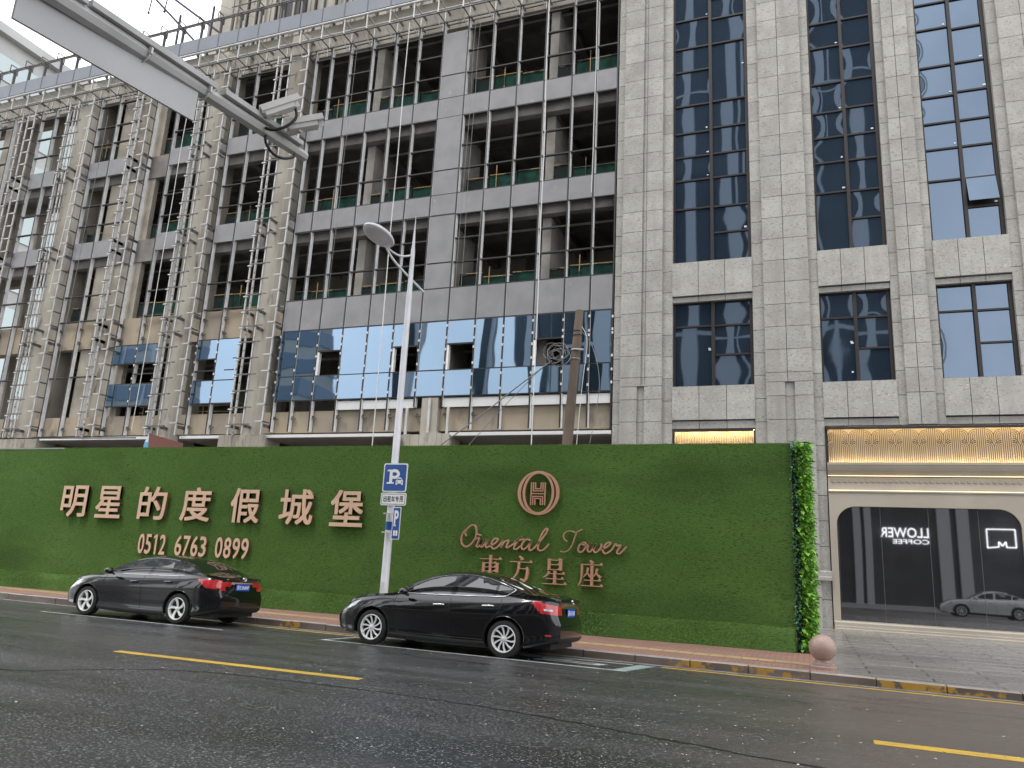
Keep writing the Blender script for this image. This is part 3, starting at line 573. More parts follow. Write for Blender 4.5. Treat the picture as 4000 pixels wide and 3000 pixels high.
# storey of blue glass
cg = cell_cols()
OPEN = {2, 5, 7, 10}
def pane(x0, x1, z0, z1, y=FY, mt=GLASS_B, name='glass_pane', tilt=None):
    b = MB(); w2, h2 = (x1 - x0) / 2, (z1 - z0) / 2; cx, cz = (x0 + x1) / 2, (z0 + z1) / 2
    ty, tx = (G.gauss(0, .006), G.gauss(0, .006)) if tilt is None else tilt
    b.raw([(cx + sx * w2, y + sx * w2 * ty + sz * h2 * tx + dd, cz + sz * h2) for dd in (0, .02) for sz in (-1, 1) for sx in (-1, 1)], [(0, 1, 3, 2), (4, 6, 7, 5), (0, 4, 5, 1), (2, 3, 7, 6), (0, 2, 6, 4), (1, 5, 7, 3)])
    return b.build(name, mt, fb)
for i, (x0, x1) in enumerate(cg):
    a, c = x0 + .05, x1 - .045
    pane(a, c, 8.05, 9.08)
    if i in OPEN: pane(a, c, 10.23, 11.17)
    else: pane(a, c, 9.13, 11.17)
for z in (8.02, 9.105): tran(-21.63, -6.57, z, .08, .038)
for i in OPEN:
    x0, x1 = cg[i]; tran(x0 + .04, x1 - .04, 10.20, .16, .06)
    MB().bx(x0 + .05, x0 + .12, FY + .02, FY + .2, 9.13, 10.17).build('window_jamb', ALU, fb)
for x0, x1, op in ((-30.08, -28.77, 1), (-28.67, -27.66, 0), (-26.37, -25.23, 1), (-25.13, -23.98, 0)):
    if x0 == -28.67: continue
    z1_ = 11.05
    pane(x0, x1, 8.05, 9.08)
    if op: pane(x0, x1, 10.16, z1_)
    else: pane(x0, x1, 9.13, z1_)
for x0, x1 in ((-31.57, -30.18),):
    pane(x0, x1, 8.05, 9.10); pane(x0, x1, 10.16, 11.05)
for x0, x1 in ((-31.57, -28.77), (-26.37, -23.98)):
    for z in (8.02, 9.11, 10.13, 11.08): tran(x0, x1, z, .08, .05)
# white clips holding the panes
cl = MB().bx(-.05, .05, FY - .03, FY - .012, -.065, .065)
c0 = None
for x in MX_R + [-6.52, -26.42, -25.18, -30.13]:
    for z in (8.30, 8.86, 9.40, 10.02 + .2 * (x > -9), 10.45, 10.95 - .1 * (round(x * 7) % 2)):
        zz = z + G.uniform(-.05, .05)
        if c0 is None:
            b = MB().bx(x - .032, x + .032, FY - .034, FY - .0135, zz - .05, zz + .05); c0 = b.build('clip', WHITEP, fb); cx0, cz0 = x, zz
        else:
            c = c0.copy(); COL.objects.link(c); c.parent = fb; c.location = (x - cx0, 0, zz - cz0)
# flashing, canopy and base of the storey below
for x0, x1 in cg:
    if x0 < -18.5 or x0 == -14.69: continue
    MB().bx(x0 + .05, x1 - .045, FY + .06, FY + .12, 7.58, 7.95).build('flashing', WHITEP, fb)
for x0, x1 in ((-35.5, -27.7), (-26.6, -24.1), (-21.95, -15.5), (-13.0, -6.5)):
    o = MB().bx(x0, x1, FY + .1, 33.5, 6.36, 6.44).build('canopy_soffit', mk('soffit_panel', (.26, .235, .21), .7, col2=(.2, .18, .16), ns=.6), fb)
    MB().bx(x0, x1, FY - .06, FY + .09, 6.40, 6.53).build('canopy_edge', WHITEP, o)
for x0, x1 in ((-24.3, -21.75), (-15.45, -12.95), (-40.5, -35.6)):
    b = MB(); g = random.Random(int(x0)); x = x0
    while x < x1 - .05:
        w_ = min(g.uniform(.16, .42), x1 - x); b.bx(x, x + w_ - .012, FY - .12, FY + .9, .1, 6.50 + g.uniform(-.05, .06)); x += w_
    b.build('column_plinth', CONC, fb)
MB().bx(-14.35, -13.62, FY + .02, FY + .5, 6.5, 7.97).build('column', CONC, fb)
MB().bx(-60, -6.5, 34, 34.3, .1, 6.9).build('ground_floor_wall', CONC_IN, fb)
for x in (-14.95, -13.95, -13.1): MB().bx(x - .05, x + .05, FY - .1, FY - .02, 6.45, 7.55 + .4 * (x == -13.95)).build('angle_post', GALV, fb)
# ladder-like steel subframes in front of the columns
def subframe(xl, xm, xr, z0=6.5, z1=25.5, yf=26.6):
    f = MB().bx(xr - .033, xr + .033, yf - .035, yf + .035, z0, z1).build('column_subframe', GALV, fb)
    for x in (xl, xm):
        if x is not None: MB().bx(x - .032, x + .032, yf - .03, yf + .03, z0, z1).build('rail', GALV, f)
    MB().bx(xl - .01, xl + .10, yf + .25, yf + .29, z0, z1).build('rail', GALV, f)
    z = 24.99; k_ = 0; pr = None
    while z > z0 + .2:
        if pr is None:
            r1 = MB().bx(xl - .02, (xm or xl) + .38, yf - .065, yf - .03, z - .03, z + .03).build('rung', DSTEEL, f)
            s1 = MB().bx(xr - .36, xr + .03, yf - .065, yf - .03, z + .095, z + .155).build('rung', GALV, f)
            d1 = MB().bar((xr + .02, yf, z + .12), (xr + .02, 27.0, z + .12), .055).build('rung', DSTEEL, f)
            c1 = MB().bx(xl - .12, xl + .10, yf - .065, yf + .03, z - .09, z - .045).build('cleat', WHITEP, f)
            h1 = MB().bar((xl + .05, yf + .27, z - .3), (xl + .05, yf + .24, z - .3), .06).build('cleat', DSTEEL, f)
            pr = (r1, s1, d1, c1, h1)
        else:
            for q in pr:
                c = q.copy(); COL.objects.link(c); c.parent = f; c.location = (0, 0, z - 24.99)
        z -= .752
    for zf in (6.9, 11.4, 12.2, 16.15, 16.7, 20.85, 21.45):
        for x in (xl, xm or xl, xr):
            b = MB(); b.bar((x, yf + .03, zf), (x, 27.25, zf), .05, .14); b.bar((x - .08, 27.1, zf), (x + .1, 27.1, zf), .16, .03); b.build('bracket', DSTEEL, f)
subframe(-23.58, -22.83, -21.80); subframe(-28.33, -27.56, -26.55); subframe(-32.62, None, -31.60); subframe(-37.66, -36.98, -35.86); subframe(-41.38, None, -40.36); subframe(-45.9, -45.2, -44.2); subframe(-49.9, None, -48.9)
for x in MX_L[:9] + MX_R[:9]:
    for zf in ((6.98, 11.45, 12.15) if x < -22 else (7.3,)):
        b = MB(); b.bar((x + .06, FY + .1, zf), (x + .06, 27.25, zf), .05, .12); b.bx(x + .03, x + .26, FY + .08, FY + .16, zf - .07, zf - .03); b.build('bracket', DSTEEL, fb)
# cornice box frame
cf = MB().tube([(-58, 26.45, 26.65), (-6.55, 26.45, 26.65)], .062, 8).build('cornice_frame', GALV, fb, smooth=40)
MB().tube([(-58, 27.0, 26.42), (-6.55, 27.0, 26.42)], .04, 6).build('rail', GALV, cf)
MB().bx(-58, -6.55, 26.42, 26.48, 25.78, 25.83).build('rail', DSTEEL, cf)
MB().bx(-58, -6.55, 26.95, 27.01, 25.64, 25.70).build('rail', DSTEEL, cf); MB().bx(-58, -6.55, 27.08, 27.13, 25.56, 25.60).build('rail', DSTEEL, cf)
x = -56.0; i = 0; pr = None
while x < -6.8:
    if pr is None:
        p1 = MB().bar((x - .10, 26.45, 26.62), (x - .10, 26.45, 25.78), .06).build('post', GALV, cf); p5 = MB().bar((x, 27.0, 26.42), (x, 27.0, 25.66), .055).build('post', GALV, cf)
        p2 = MB().bar((x - .05, 26.45, 26.5), (x, 27.0, 26.40), .05).build('stub', GALV, cf); p6 = MB().bar((x - .10, 26.45, 25.80), (x, 27.0, 25.67), .04).build('stub', DSTEEL, cf)
        b = MB(); b.bar((x - .30, 26.5, 25.72), (x - .08, 27.0, 25.24), .035); b.bar((x - .08, 27.0, 25.7), (x - .08, 27.0, 25.22), .04); p3 = b.build('hanger', GALV, cf)
        p4 = MB().bar((x + .02, 27.0, 26.42), (x + .02, 27.4, 26.42), .06, .12).build('bracket', DSTEEL, cf); p7 = MB().bar((x + .02, 27.0, 25.75), (x + .02, 27.4, 25.75), .05, .1).build('bracket', DSTEEL, cf)
        pr = (p1, p2, p3, p4, p5, p6, p7); x00 = x
    else:
        for q in pr:
            c = q.copy(); COL.objects.link(c); c.parent = cf; c.location = (x - x00, 0, 0)
    x += 1.252
# parapet panels, posts and rails
PX = [-58 + 1.3 * i for i in range(40)]
for x in PX:
    if x > -7.8: break
    MB().bx(x + .03, x + 1.27, FY, FY + .08, 27.31, 28.12).build('parapet_panel', PANEL_UP, fb)
    MB().bx(x - .03, x + .03, FY - .01, FY + .14, 27.0, 29.05).build('parapet_post', mk('post', (.10, .10, .11), .6) if x == PX[0] else bpy.data.materials['post'], fb)
    b = MB(); b.bar((x, FY - .25, 28.85), (x, FY - .25, 29.3), .04); b.bar((x, FY - .25, 29.3), (x, FY + .2, 29.3), .04); b.bar((x, FY + .2, 29.3), (x, FY + .2, 28.8), .04); b.bar((x, FY - .25, 28.85), (x, FY + .2, 28.85), .04); b.build('parapet_bracket', DSTEEL, fb)
for y, z in ((FY - .05, 29.05), (FY + .14, 29.14)): MB().bx(-58, -6.6, y - .03, y + .03, z - .03, z + .03).build('parapet_rail', DSTEEL, fb)
# safety nets with striped tubes
def net(x0, x1, z0, h, mt, y=27.56, sag=.05):
    b = MB(); n = max(6, int((x1 - x0) / .16)); g = random.Random(int(x0 * 31 + z0)); v = []
    for i in range(n + 1):
        x = x0 + (x1 - x0) * i / n; s = sag * math.sin(math.pi * ((i * 2.0 / n) % 1)) + g.uniform(-.012, .012); dy = .03 * math.sin(x * 7 + z0)
        v += [(x, y + dy, z0), (x, y - dy, z0 + h * .5), (x, y + dy * .5, z0 + h - s)]
    b.raw(v, [q for i in range(n) for q in ((3 * i, 3 * i + 3, 3 * i + 4, 3 * i + 1), (3 * i + 1, 3 * i + 4, 3 * i + 5, 3 * i + 2))])
    o = b.build('safety_net', mt, fb, smooth=0)
    MB().tube([(x0, y - .03, z0 + h), (x1, y - .03, z0 + h - .02)], .022, 6).build('guard_rail', BAMBOO, o)
    MB().tube([(x0, y - .03, z0 + .18), (x1, y - .03, z0 + .14)], .02, 6).build('guard_rail', BAMBOO, o)
    if x1 - x0 > 1.2:
        xp = x0 + g.uniform(.25, .7); MB().tube([(xp, y - .06, z0), (xp, y - .06, z0 + h + .42)], .024, 6).build('guard_post', BAMBOO, o)
for fl, (z0, h) in enumerate(((12.58, .72), (16.86, .92), (21.6, 1.08))):
    for x0, x1, mt in ((-21.6, -20.75, NETD), (-20.7, -18.65, NET), (-18.1, -17.2, NETD), (-17.15, -16.0, NET), (-15.9, -14.75, NET), (-13.3, -12.25, NETD), (-12.2, -10.95, NET), (-10.9, -9.8, NET), (-9.3, -8.5, NETD), (-8.45, -6.6, NET)):
        net(x0, x1, z0, h + G.uniform(-.12, .12), mt)
    for x0, x1, mt in ((-26.35, -25.2, NETD), (-25.15, -23.4, NET), (-30.05, -29.0, NET), (-31.1, -30.15, NETD), (-28.95, -28.3, NET), (-35.7, -34.5, NETD)):
        net(x0, x1, z0, h + G.uniform(-.1, .25), mt)
for zc in (11.0, 16.38, 21.08, 26.98):                 # downstand beams and a few service pipes under the slabs
    for x in (-36.4, -32.9, -29.2, -25.6, -18.35, -14.0, -9.55): MB().bx(x - .18, x + .18, 27.63, 40.5, zc - .42, zc).build('ceiling_beam', CONC_IN, fb)
    for y in (30.2, 34.6): MB().bx(-37.8, -6.6, y - .15, y + .15, zc - .36, zc - .002).build('ceiling_beam', CONC_IN, fb)
    MB().tube([(-37, 29.0, zc - .55), (-7, 29.0, zc - .55)], .06, 8).build('service_pipe', GALV, fb, smooth=40)
G3 = random.Random(77)
for z0 in (12.5, 16.82, 21.55):
    for k in range(9):
        x = G3.uniform(-21, -7.5); s = G3.uniform(.2, .5); MB().bar((x, 28.6, z0 + s * .5), (x + s * 1.4, 28.9, z0 + s * G3.uniform(.5, 1.6)), s * .8, s * .6).build('stacked_material', CONC_TAN if k % 2 else BAMBOO, fb)
net(-29.9, -28.3, 7.6, .45, NETD); net(-26.3, -23.5, 7.6, .45, NETD)
# ------------------------------------------------------------------ stone-clad tower
tw = thing('stone_tower', 'beige grey stone clad tower with tall dark blue windows right of the building site', 'building', (2, 27, .1))
TZ = 33.0
MB().bx(-6.48, 16, 27.5, 48, .1, TZ).build('core', STONE_GAP, tw)
GAPW = .017
def slabs(b, x0, x1, y, zs, dep=.12, cols=1, ccuts=None):
    cuts = ccuts or [x0 + (x1 - x0) * i / cols for i in range(cols + 1)]
    for i in range(len(zs) - 1):
        for j in range(len(cuts) - 1):
            b.bx(cuts[j] + (GAPW / 2 if j else 0), cuts[j + 1] - (GAPW / 2 if j < len(cuts) - 2 else 0), y, y + dep, zs[i] + GAPW / 2, zs[i + 1] - GAPW / 2)
def courses(z0, z1, off=0.):
    zs = [z0]; z = 19.14 + off - .822 * 40
    while z < z1 - .25:
        if z > z0 + .25: zs.append(z)
        z += .822
    return zs + [z1]
def pier(x0, xa, xm, xb, x1, slot=None, base=.1):
    b = MB()
    slabs(b, x0, xa, 27.02, courses(base, TZ, -.05), .5); slabs(b, xb, x1, 27.02, courses(base, TZ, -.05), .5)
    zl = 8.12 if slot else base
    slabs(b, xa, xb, 26.88, courses(zl, TZ), .6, ccuts=[xa, xm, xb])
    if slot:
        slabs(b, xa, slot[0], 26.88, courses(.1, zl - .0), .6); slabs(b, slot[1], xb, 26.88, courses(.1, zl), .6); slabs(b, slot[0], slot[1], 26.98, courses(.1, zl), .4)
    o = b.build('pier', STONE, tw)
    MB().bx(xa + .02, xb - .02, 27.0, 27.4, base + .02, TZ - .1).build('joint_backing', STONE_GAP, o)
    return o
pier(-6.47, -6.18, -5.40, -4.65, -4.29, (-5.55, -5.28))
pier(-1.46, -1.07, -.37, .43, .73, (-.47, -.15))
pier(2.97, 3.23, 3.6, 4.04, 4.31, None, 6.58); pier(6.50, 6.80, 7.5, 8.3, 8.6, None, 6.58); pier(10.9, 11.2, 11.9, 12.6, 12.9, None, 6.58)
q = MB(); slabs(q, 12.9, 16.0, 26.97, courses(6.58, TZ), .5, cols=4); q.build('stone_spandrel', STONE, tw)
for x in (-5.36, -5.26): MB().tube([(x, 26.86, 8.2), (x, 26.86, TZ)], .008, 5).build('joint_line', DSTEEL, tw)  # added tubes draw the pier's double joint groove as thin dark lines
WIN = [(-4.29, -1.46, -2.86), (.73, 2.97, 1.86), (4.31, 6.50, 5.42), (8.6, 10.9, 9.75)]
b = MB(); b2 = MB()
for wi, (x0, x1, xm) in enumerate(WIN):
    n = [x0 + (x1 - x0) * i / 3 for i in range(4)]
    for zs, y in (([11.50, 12.82], 26.97), ([11.28, 11.48], 27.06), ([6.86, 8.09], 26.97), ([6.56, 6.84], 27.06)):
        q = MB(); slabs(q, x0, x1, y, zs, .45, ccuts=n); q.build('stone_spandrel', STONE, tw)
GZ = [(14.0, 15.06, 16.27, 17.27, 18.38, 19.52, 20.9, 22.1, 23.25, 24.2, 25.6, 26.9, 28.2, 29.6, 31), (15.08, 16.27, 17.27, 18.3, 19.5, 21.04, 22.1, 23.4, 25.2, 26.9, 28.2, 29.6, 31)]
GW = random.Random(4)
def wpane(par, x0, x1, z0, z1, y, tilt=None):
    b = MB(); w2, h2 = (x1 - x0) / 2, (z1 - z0) / 2; cx, cz = (x0 + x1) / 2, (z0 + z1) / 2
    ty, tx = (GW.gauss(0, .004), GW.gauss(0, .004)) if tilt is None else (0, tilt)
    v = []; n = 6                                    # slightly bellied panes
    bel = GW.uniform(-.004, .008)
    for j in range(n + 1):
        for i in range(n + 1):
            u, w_ = 2 * i / n - 1, 2 * j / n - 1
            v.append((cx + u * w2, y + u * w2 * ty + w_ * h2 * tx - bel * (1 - u * u) * (1 - w_ * w_), cz + w_ * h2))
    b.raw(v, [(j * (n + 1) + i, j * (n + 1) + i + 1, (j + 1) * (n + 1) + i + 1, (j + 1) * (n + 1) + i) for j in range(n) for i in range(n)])
    return b.build('pane', GLASS_W, par, smooth=0)
def window(x0, x1, xm, z0, z1, tl, tr, awn=None):
    f = MB(); y = 27.20
    f.bx(x0, x0 + .07, y, y + .16, z0, z1); f.bx(x1 - .12, x1, y, y + .16, z0, z1); f.bx(xm - .055, xm + .055, y - .03, y + .16, z0, z1)
    f.bx(x0 + .07, xm - .055, y, y + .16, z0, z0 + .05); f.bx(xm + .055, x1 - .12, y, y + .16, z0, z0 + .05)
    for z in tl + [z1]: f.bx(x0 + .07, xm - .055, y + .01, y + .15, z - .03, z + .03)
    for z in tr + [z1]: f.bx(xm + .055, x1 - .12, y + .01, y + .15, z - .03, z + .03)
    o = f.build('window', BRONZE, tw)
    for cs, a, c in ((tl, x0 + .07, xm - .055), (tr, xm + .055, x1 - .12)):
        zz = [z0 + .02] + cs + [z1]
        for i in range(len(zz) - 1):
            if awn and cs is tr and abs(zz[i] - awn) < .2:
                wpane(o, a + .02, c - .02, zz[i] + .12, zz[i + 1] - .03, y - .12, .26); q = MB()
                q.bx(a, c, y + .12, y + .14, zz[i], zz[i + 1]); q.build('reveal', DARKM, o)
            else: wpane(o, a, c, zz[i], zz[i + 1], y + .07)
for wi, (x0, x1, xm) in enumerate(WIN):
    zo = (0, .02, .0, 0)[wi]
    tr = [z + zo for z in GZ[0]]; tl = [z + zo for z in GZ[1]]
    if wi == 0: tr = tr[:6] + tr[7:]
    window(x0, x1, xm, 12.82, 32.4, tl, tr, 14.0 if wi == 2 else None)
    window(x0, x1, xm, 8.09, 11.28, [10.38], [9.27, 10.37])
    MB().bx(x0, x1, 27.02, 27.3, 32.4, TZ).build('stone_spandrel', STONE, tw)
STK = mk('window_sticker', (.75, .77, .80), .5); gs = random.Random(9)
for k in range(26):
    x0, x1, xm = WIN[k % 3]; side = gs.random() < .5; x = (xm - .16 if side else x1 - .22) - gs.uniform(0, .05); z = gs.choice(GZ[0 if not side else 1][:9] + (9.35, 10.45, 8.3)) + gs.uniform(.10, .16)
    if 12.8 < z or z < 11: MB().bx(x, x + gs.uniform(.05, .10), 27.245, 27.252, z, z + gs.uniform(.04, .07)).build('window_sticker', STK, tw)
# ---- lit relief bands
WARM = mk('warm_relief_panel', (.60, .46, .285), .5, col2=(.56, .43, .265), ns=1.5)
RELIEF = mk('relief_line', (.075, .038, .014), .6)
LED = mk('led_strip', (1, .8, .5), .5, emit=(1, .82, .52), es=10)
LED2 = mk('soft_led_strip', (1, .8, .5), .5, emit=(1, .80, .48), es=1.8)
CREAM = mk('cream_render', (.375, .33, .27), .65, col2=(.33, .29, .235), ns=.7, bump=.1, bs=30)
def arc(cx, cz, r, a0, a1, n=10): return [(cx + r * math.cos(R_(a0 + (a1 - a0) * i / n)), cz + r * math.sin(R_(a0 + (a1 - a0) * i / n))) for i in range(n + 1)]
def relief(x0, x1, z0, z1, y, phase, LED=LED):
    band = MB().bx(x0, x1, y, y + .1, z0, z1).build('relief_panel', WARM, tw)
    b = MB(); per = .69; lw = .017; H = z1 - z0; yf = y - .004
    def ln(p): 
        p = [(min(max(a, x0 + .005), x1 - .005), c) for a, c in p]; ribbon(b, p, lw, yf, y - .001)
    x = x0 + phase
    while x < x1 + per:
        if x - .3 < x1 and x + .3 > x0:
            for i in range(5): 
                xx = x + (i - 2) * .055
                if x0 < xx < x1: ln([(xx, z0), (xx, z1)])
            for s in (-1, 1):
                for k in range(4):
                    r = .04 + .055 * k
                    # upper hood springing from beside the stem, legs running down
                    cx_ = x + s * .14; top = z1 - .06
                    if x0 < cx_ + s * r < x1:
                        ln([(cx_ + s * r * math.sin(R_(a)), top - .20 + r * math.cos(R_(a))) for a in range(0, 91, 10)] + [(cx_ + s * r, z1 - .40 + .05 * (3 - k) - .07)])
                    if x0 < cx_ + s * r < x1 and H > .8:
                        ln([(cx_ + s * r * math.sin(R_(a)), z1 - .62 + r * math.cos(R_(a))) for a in range(0, 91, 10)] + [(cx_ + s * r, z0)])
                for k in range(3):
                    r = .05 + .05 * k; cx2 = x + s * per / 2
                    if x0 < cx2 - s * (r - .1) < x1: ln([(cx2 - s * (.19 - r * math.sin(R_(a))) , z1 - .44 + r * math.cos(R_(a)) - .06) for a in range(0, 91, 15)])
        x += per
    b.build('relief_pattern', RELIEF, band)
    MB().bx(x0, x1, y - .22, y - .18, z1 + .0, z1 + .02).build('led_strip', LED, band); MB().bx(x0, x1, y - .12, y - .08, z0 + .0, z0 + .012).build('led_strip', LED, band); MB().bx(x0 - .05, x1, y - .36, y - .32, z1 - .05, z1 + .02).build('band_lip', BRONZE, band)
MB().bx(-4.28, -1.47, 27.0, 27.4, 6.50, 6.555).build('band_head', BRONZE, tw)
relief(-4.22, -1.52, 5.36, 6.48, 27.22, .34, mk('bright_led_strip', (1, .8, .5), .5, emit=(1, .84, .54), es=30))
MB().bx(-4.28, -4.22, 27.02, 27.4, 5.3, 6.50).build('band_jamb', BRONZE, tw); MB().bx(-1.52, -1.46, 27.02, 27.4, 5.3, 6.5).build('band_jamb', BRONZE, tw)
MB().bx(-4.28, -1.47, 26.95, 27.3, .1, 5.34).build('shop_wall', CREAM, tw)
SX0, SX1 = .76, 15.9
MB().bx(SX0 - .02, SX1, 26.84, 27.3, 6.525, 6.565).build('band_head', BRONZE, tw)
MB().bx(SX0 - .02, SX0 + .05, 26.97, 27.3, 5.37, 6.52).build('band_jamb', BRONZE, tw)
relief(SX0 + .05, SX1, 5.36, 6.50, 27.20, .30)
# ---- mouldings: profile swept along x
def sweep(prof, x0, x1, name, mat): return MB().prism(prof, lambda u, v, d: (d, u, v), x0, x1).build(name, mat, tw)
sweep([(27.3, 4.95), (26.98, 4.95), (26.98, 4.985), (26.93, 5.02), (26.87, 5.10), (26.83, 5.20), (26.82, 5.26), (26.80, 5.27), (26.80, 5.345), (27.06, 5.345), (27.3, 5.345)], SX0, SX1, 'shop_moulding', CREAM)
sweep([(27.3, 4.40), (26.90, 4.40), (26.90, 4.452), (26.98, 4.455), (26.98, 4.52), (27.03, 4.90), (27.3, 4.90)], SX0, SX1, 'shop_frieze', CREAM)
MB().bx(SX0 + .01, SX1, 26.93, 26.945, 4.457, 4.466).build('led_strip', LED2, tw)
MB().bx(SX0 + .01, SX1, 26.955, 26.97, 4.925, 4.937).build('led_strip', LED2, tw)
d0 = None; x = SX0 + .12
while x < SX1:
    if d0 is None: d0 = MB().bx(x, x + .085, 26.975, 27.03, 4.73, 4.79).build('dentil', CREAM, tw); xd = x
    else: c = d0.copy(); COL.objects.link(c); c.parent = tw; c.location = (x - xd, 0, 0)
    x += .168
# ---- shop front wall with the round-cornered window
outer = [(SX0, .10), (SX1, .10), (SX1, 4.395), (SX0, 4.395)]
wx0, wx1, wz0, wz1, wr = .97, 6.05, .42, 3.95, .58
inner = [(wx0, wz0), (wx1, wz0)] + arc(wx1 - wr, wz1 - wr, wr, 0, 90, 12) + arc(wx0 + wr, wz1 - wr, wr, 90, 180, 12)
bm = bmesh.new()
def loop(pts, y): 
    vs = [bm.verts.new((p[0] - 2, y - 27, p[1] - .1)) for p in pts]; return vs, [bm.edges.new((vs[i], vs[(i + 1) % len(vs)])) for i in range(len(vs))]
vo, eo = loop(outer, 26.93); vi, ei = loop(inner, 26.93)
bmesh.ops.triangle_fill(bm, use_beauty=True, edges=eo + ei)
for q, yy in ((vi, 27.06), (vo, 27.3)):
    back = [bm.verts.new((v.co.x, yy - 27, v.co.z)) for v in q]
    for i in range(len(q)): j = (i + 1) % len(q); bm.faces.new((q[i], q[j], back[j], back[i]))
bmesh.ops.recalc_face_normals(bm, faces=bm.faces)
me = bpy.data.meshes.new('shop_wall'); bm.to_mesh(me); bm.free(); me.materials.append(CREAM)
o = bpy.data.objects.new('shop_wall', me); COL.objects.link(o); o.parent = tw; ORG[o.name] = worg(tw)
sw = MB().prism([(p[0] + (.02 if p[0] < 3 else -.02), p[1]) for p in inner], lambda u, v, d: (u, d, v), 27.04, 27.07).build('shop_window', GLASS_S, tw)
for x in (2.25, 3.60, 4.95): MB().bx(x - .006, x + .006, 27.034, 27.05, wz0, wz1).build('glass_seam', mk('seam', (.10, .10, .10), .4) if x < 3 else bpy.data.materials['seam'], sw)
MB().prism([(26.93, .10), (26.80, .10), (26.80, .17), (26.83, .19), (26.83, .245), (26.88, .26), (26.88, .36), (26.93, .40)], lambda u, v, d: (d, u, v), SX0 + .02, SX1).build('shop_plinth', CREAM, tw)
MB().bx(SX0 + .1, SX1, 26.83, 26.86, .247, .252).build('plinth_trim', WHITEP, tw)
for x0, x1 in ((.20, .86),):
    MB().prism([(26.9, 1.60), (26.80, 1.60), (26.80, 1.70), (26.84, 1.72), (26.84, 1.88), (26.9, 1.90)], lambda u, v, d: (d, u, v), x0 - .25, x1 - .1).build('pier_ledge', STONE, tw)

# ------------------------------------------------------------------ concrete tower rising behind the unfinished building
bt = thing('concrete_tower', 'raw concrete tower with vertical ribs rising behind the unfinished building', 'building', (-22, 36, .1))
MB().bx(-33.4, -8, 33.2, 44, .1, 62).build('wall', CONC, bt)
MB().bx(-35.4, -33.5, 33.0, 44, .1, 35.3).build('wall', CONC, bt); MB().bx(-34.9, -33.5, 33.3, 44, 35.3, 62).build('wall', CONC, bt)
for i in range(34):
    x = -33.2 + i * .75
    b = MB(); b.bx(x - .06, x + .06, 33.03, 33.2, 26, 61); b.build('rib', CONC, bt)
    if i % 3: MB().bx(x + .10, x + .15, 33.10, 33.2, 26, 61).build('rib_joint', DARKM, bt)
for x0 in (-29.8, -24.4, -18.5):
    for z in (33.6, 38.3): MB().bx(x0, x0 + 1.5, 33.12, 33.2, z, z + 1.9).build('window_opening', DARKM, bt)
for z in (31.6, 35.4, 39.2): MB().tube([(-33.2, 32.6, z), (-8, 32.6, z)], .04, 6).build('scaffold_tube', DSTEEL, bt)
for x in range(-33, -8, 3):
    MB().tube([(x, 32.55, 27), (x, 32.55, 42)], .035, 6).build('scaffold_tube', DSTEEL, bt); MB().tube([(x, 32.55, 30.0), (x + 2.6, 32.55, 33.5)], .03, 6).build('scaffold_tube', DSTEEL, bt)
# ------------------------------------------------------------------ pale building far left
PALE = mk('pale_cladding', (.50, .50, .49), .6, col2=(.43, .43, .425), ns=.25)
PGL = glass('pale_glass', (.12, .15, .15), (.75, .85, .85), .35, .02, .2)
fl = thing('pale_office_block', 'pale office block with long window strips at the far left behind the parapet', 'building', (-85, 70, 0))
MB().bx(-110, -70.4, 38, 130, 0, 49).build('wall', PALE, fl)
for zi in range(9):
    z = 5 + 4.9 * zi
    for k in range(5):
        y0 = 40 + k * 17.5
        if zi in (7, 8) and k > 2: continue
        MB().bx(-70.42, -70.3, y0, y0 + 13.5, z, z + (3.2 if zi < 8 else 2.4)).build('window_strip', PGL, fl)
MB().bx(-110.6, -69.7, 37.5, 130.5, 48.4, 49.3).build('roof_edge', PALE, fl)
for k in range(7): MB().bx(-76 - 5 * k, -73 - 5 * k, 37.85, 37.98, 5, 46).build('window_strip', PGL, fl)
# ------------------------------------------------------------------ across the street (seen only mirrored in the glass)
ob = thing('mirrored_tower', 'dark glazed tower with pale columns across the street, seen mirrored in the windows', 'building', (-3, -16, 0))
OG = mk('opposite_glazing', (.018, .026, .036), .12, col2=(.035, .045, .056), ns=.3)
OW = mk('opposite_columns', (.82, .82, .82), .6)
MB().bx(-24.5, 9.5, -30, -12.6, 0, 82).build('wall', OG, ob); MB().bx(-21, 26, -30, -12.3, 0, 10.5).build('podium', mk('podium_dark', (.045, .045, .048), .4, col2=(.08, .08, .082), ns=.4), ob)
for i in range(10):
    x = -23.6 + i * 3.55
    MB().bx(x, x + .95, -12.62, -11.9, 10.5, 82).build('column', OW, ob)
    if i % 2: MB().bx(x + 1.35, x + 1.55, -12.62, -12.2, 10.5, 82).build('fin', OW, ob)
for i in range(13):
    x = -20 + i * 3.6
    if 4.3 < x < 9.3 or 12 < x < 15: continue
    MB().bx(x, x + .9, -12.32, -11.8, 0, 10.5).build('column', mk('podium_column', (.42, .42, .42), .6) if i == 0 else bpy.data.materials['podium_column'], ob)
for x, w_ in ((3.5, .5), (4.25, .5), (9.4, .8), (10.6, .8), (15.2, 1.0)): MB().bx(x, x + w_, -12.32, -11.95, 0, 10.5).build('column', bpy.data.materials['podium_column'], ob)
for z in (22, 46): MB().bx(-21, 9.5, -12.6, -12.45, z, z + .35).build('floor_band', OW, ob)
hb = thing('mirrored_block', 'banded beige block across the street, mirrored in the left curtain glass', 'building', (-62, -25, 0))
for a_, c_ in ((-96, -69.5), (-56.5, -50)): MB().bx(a_, c_, -18, -14, 0, 66).build('wall', mk('beige_band', (.62, .58, .52), .7) if a_ < -90 else bpy.data.materials['beige_band'], hb)
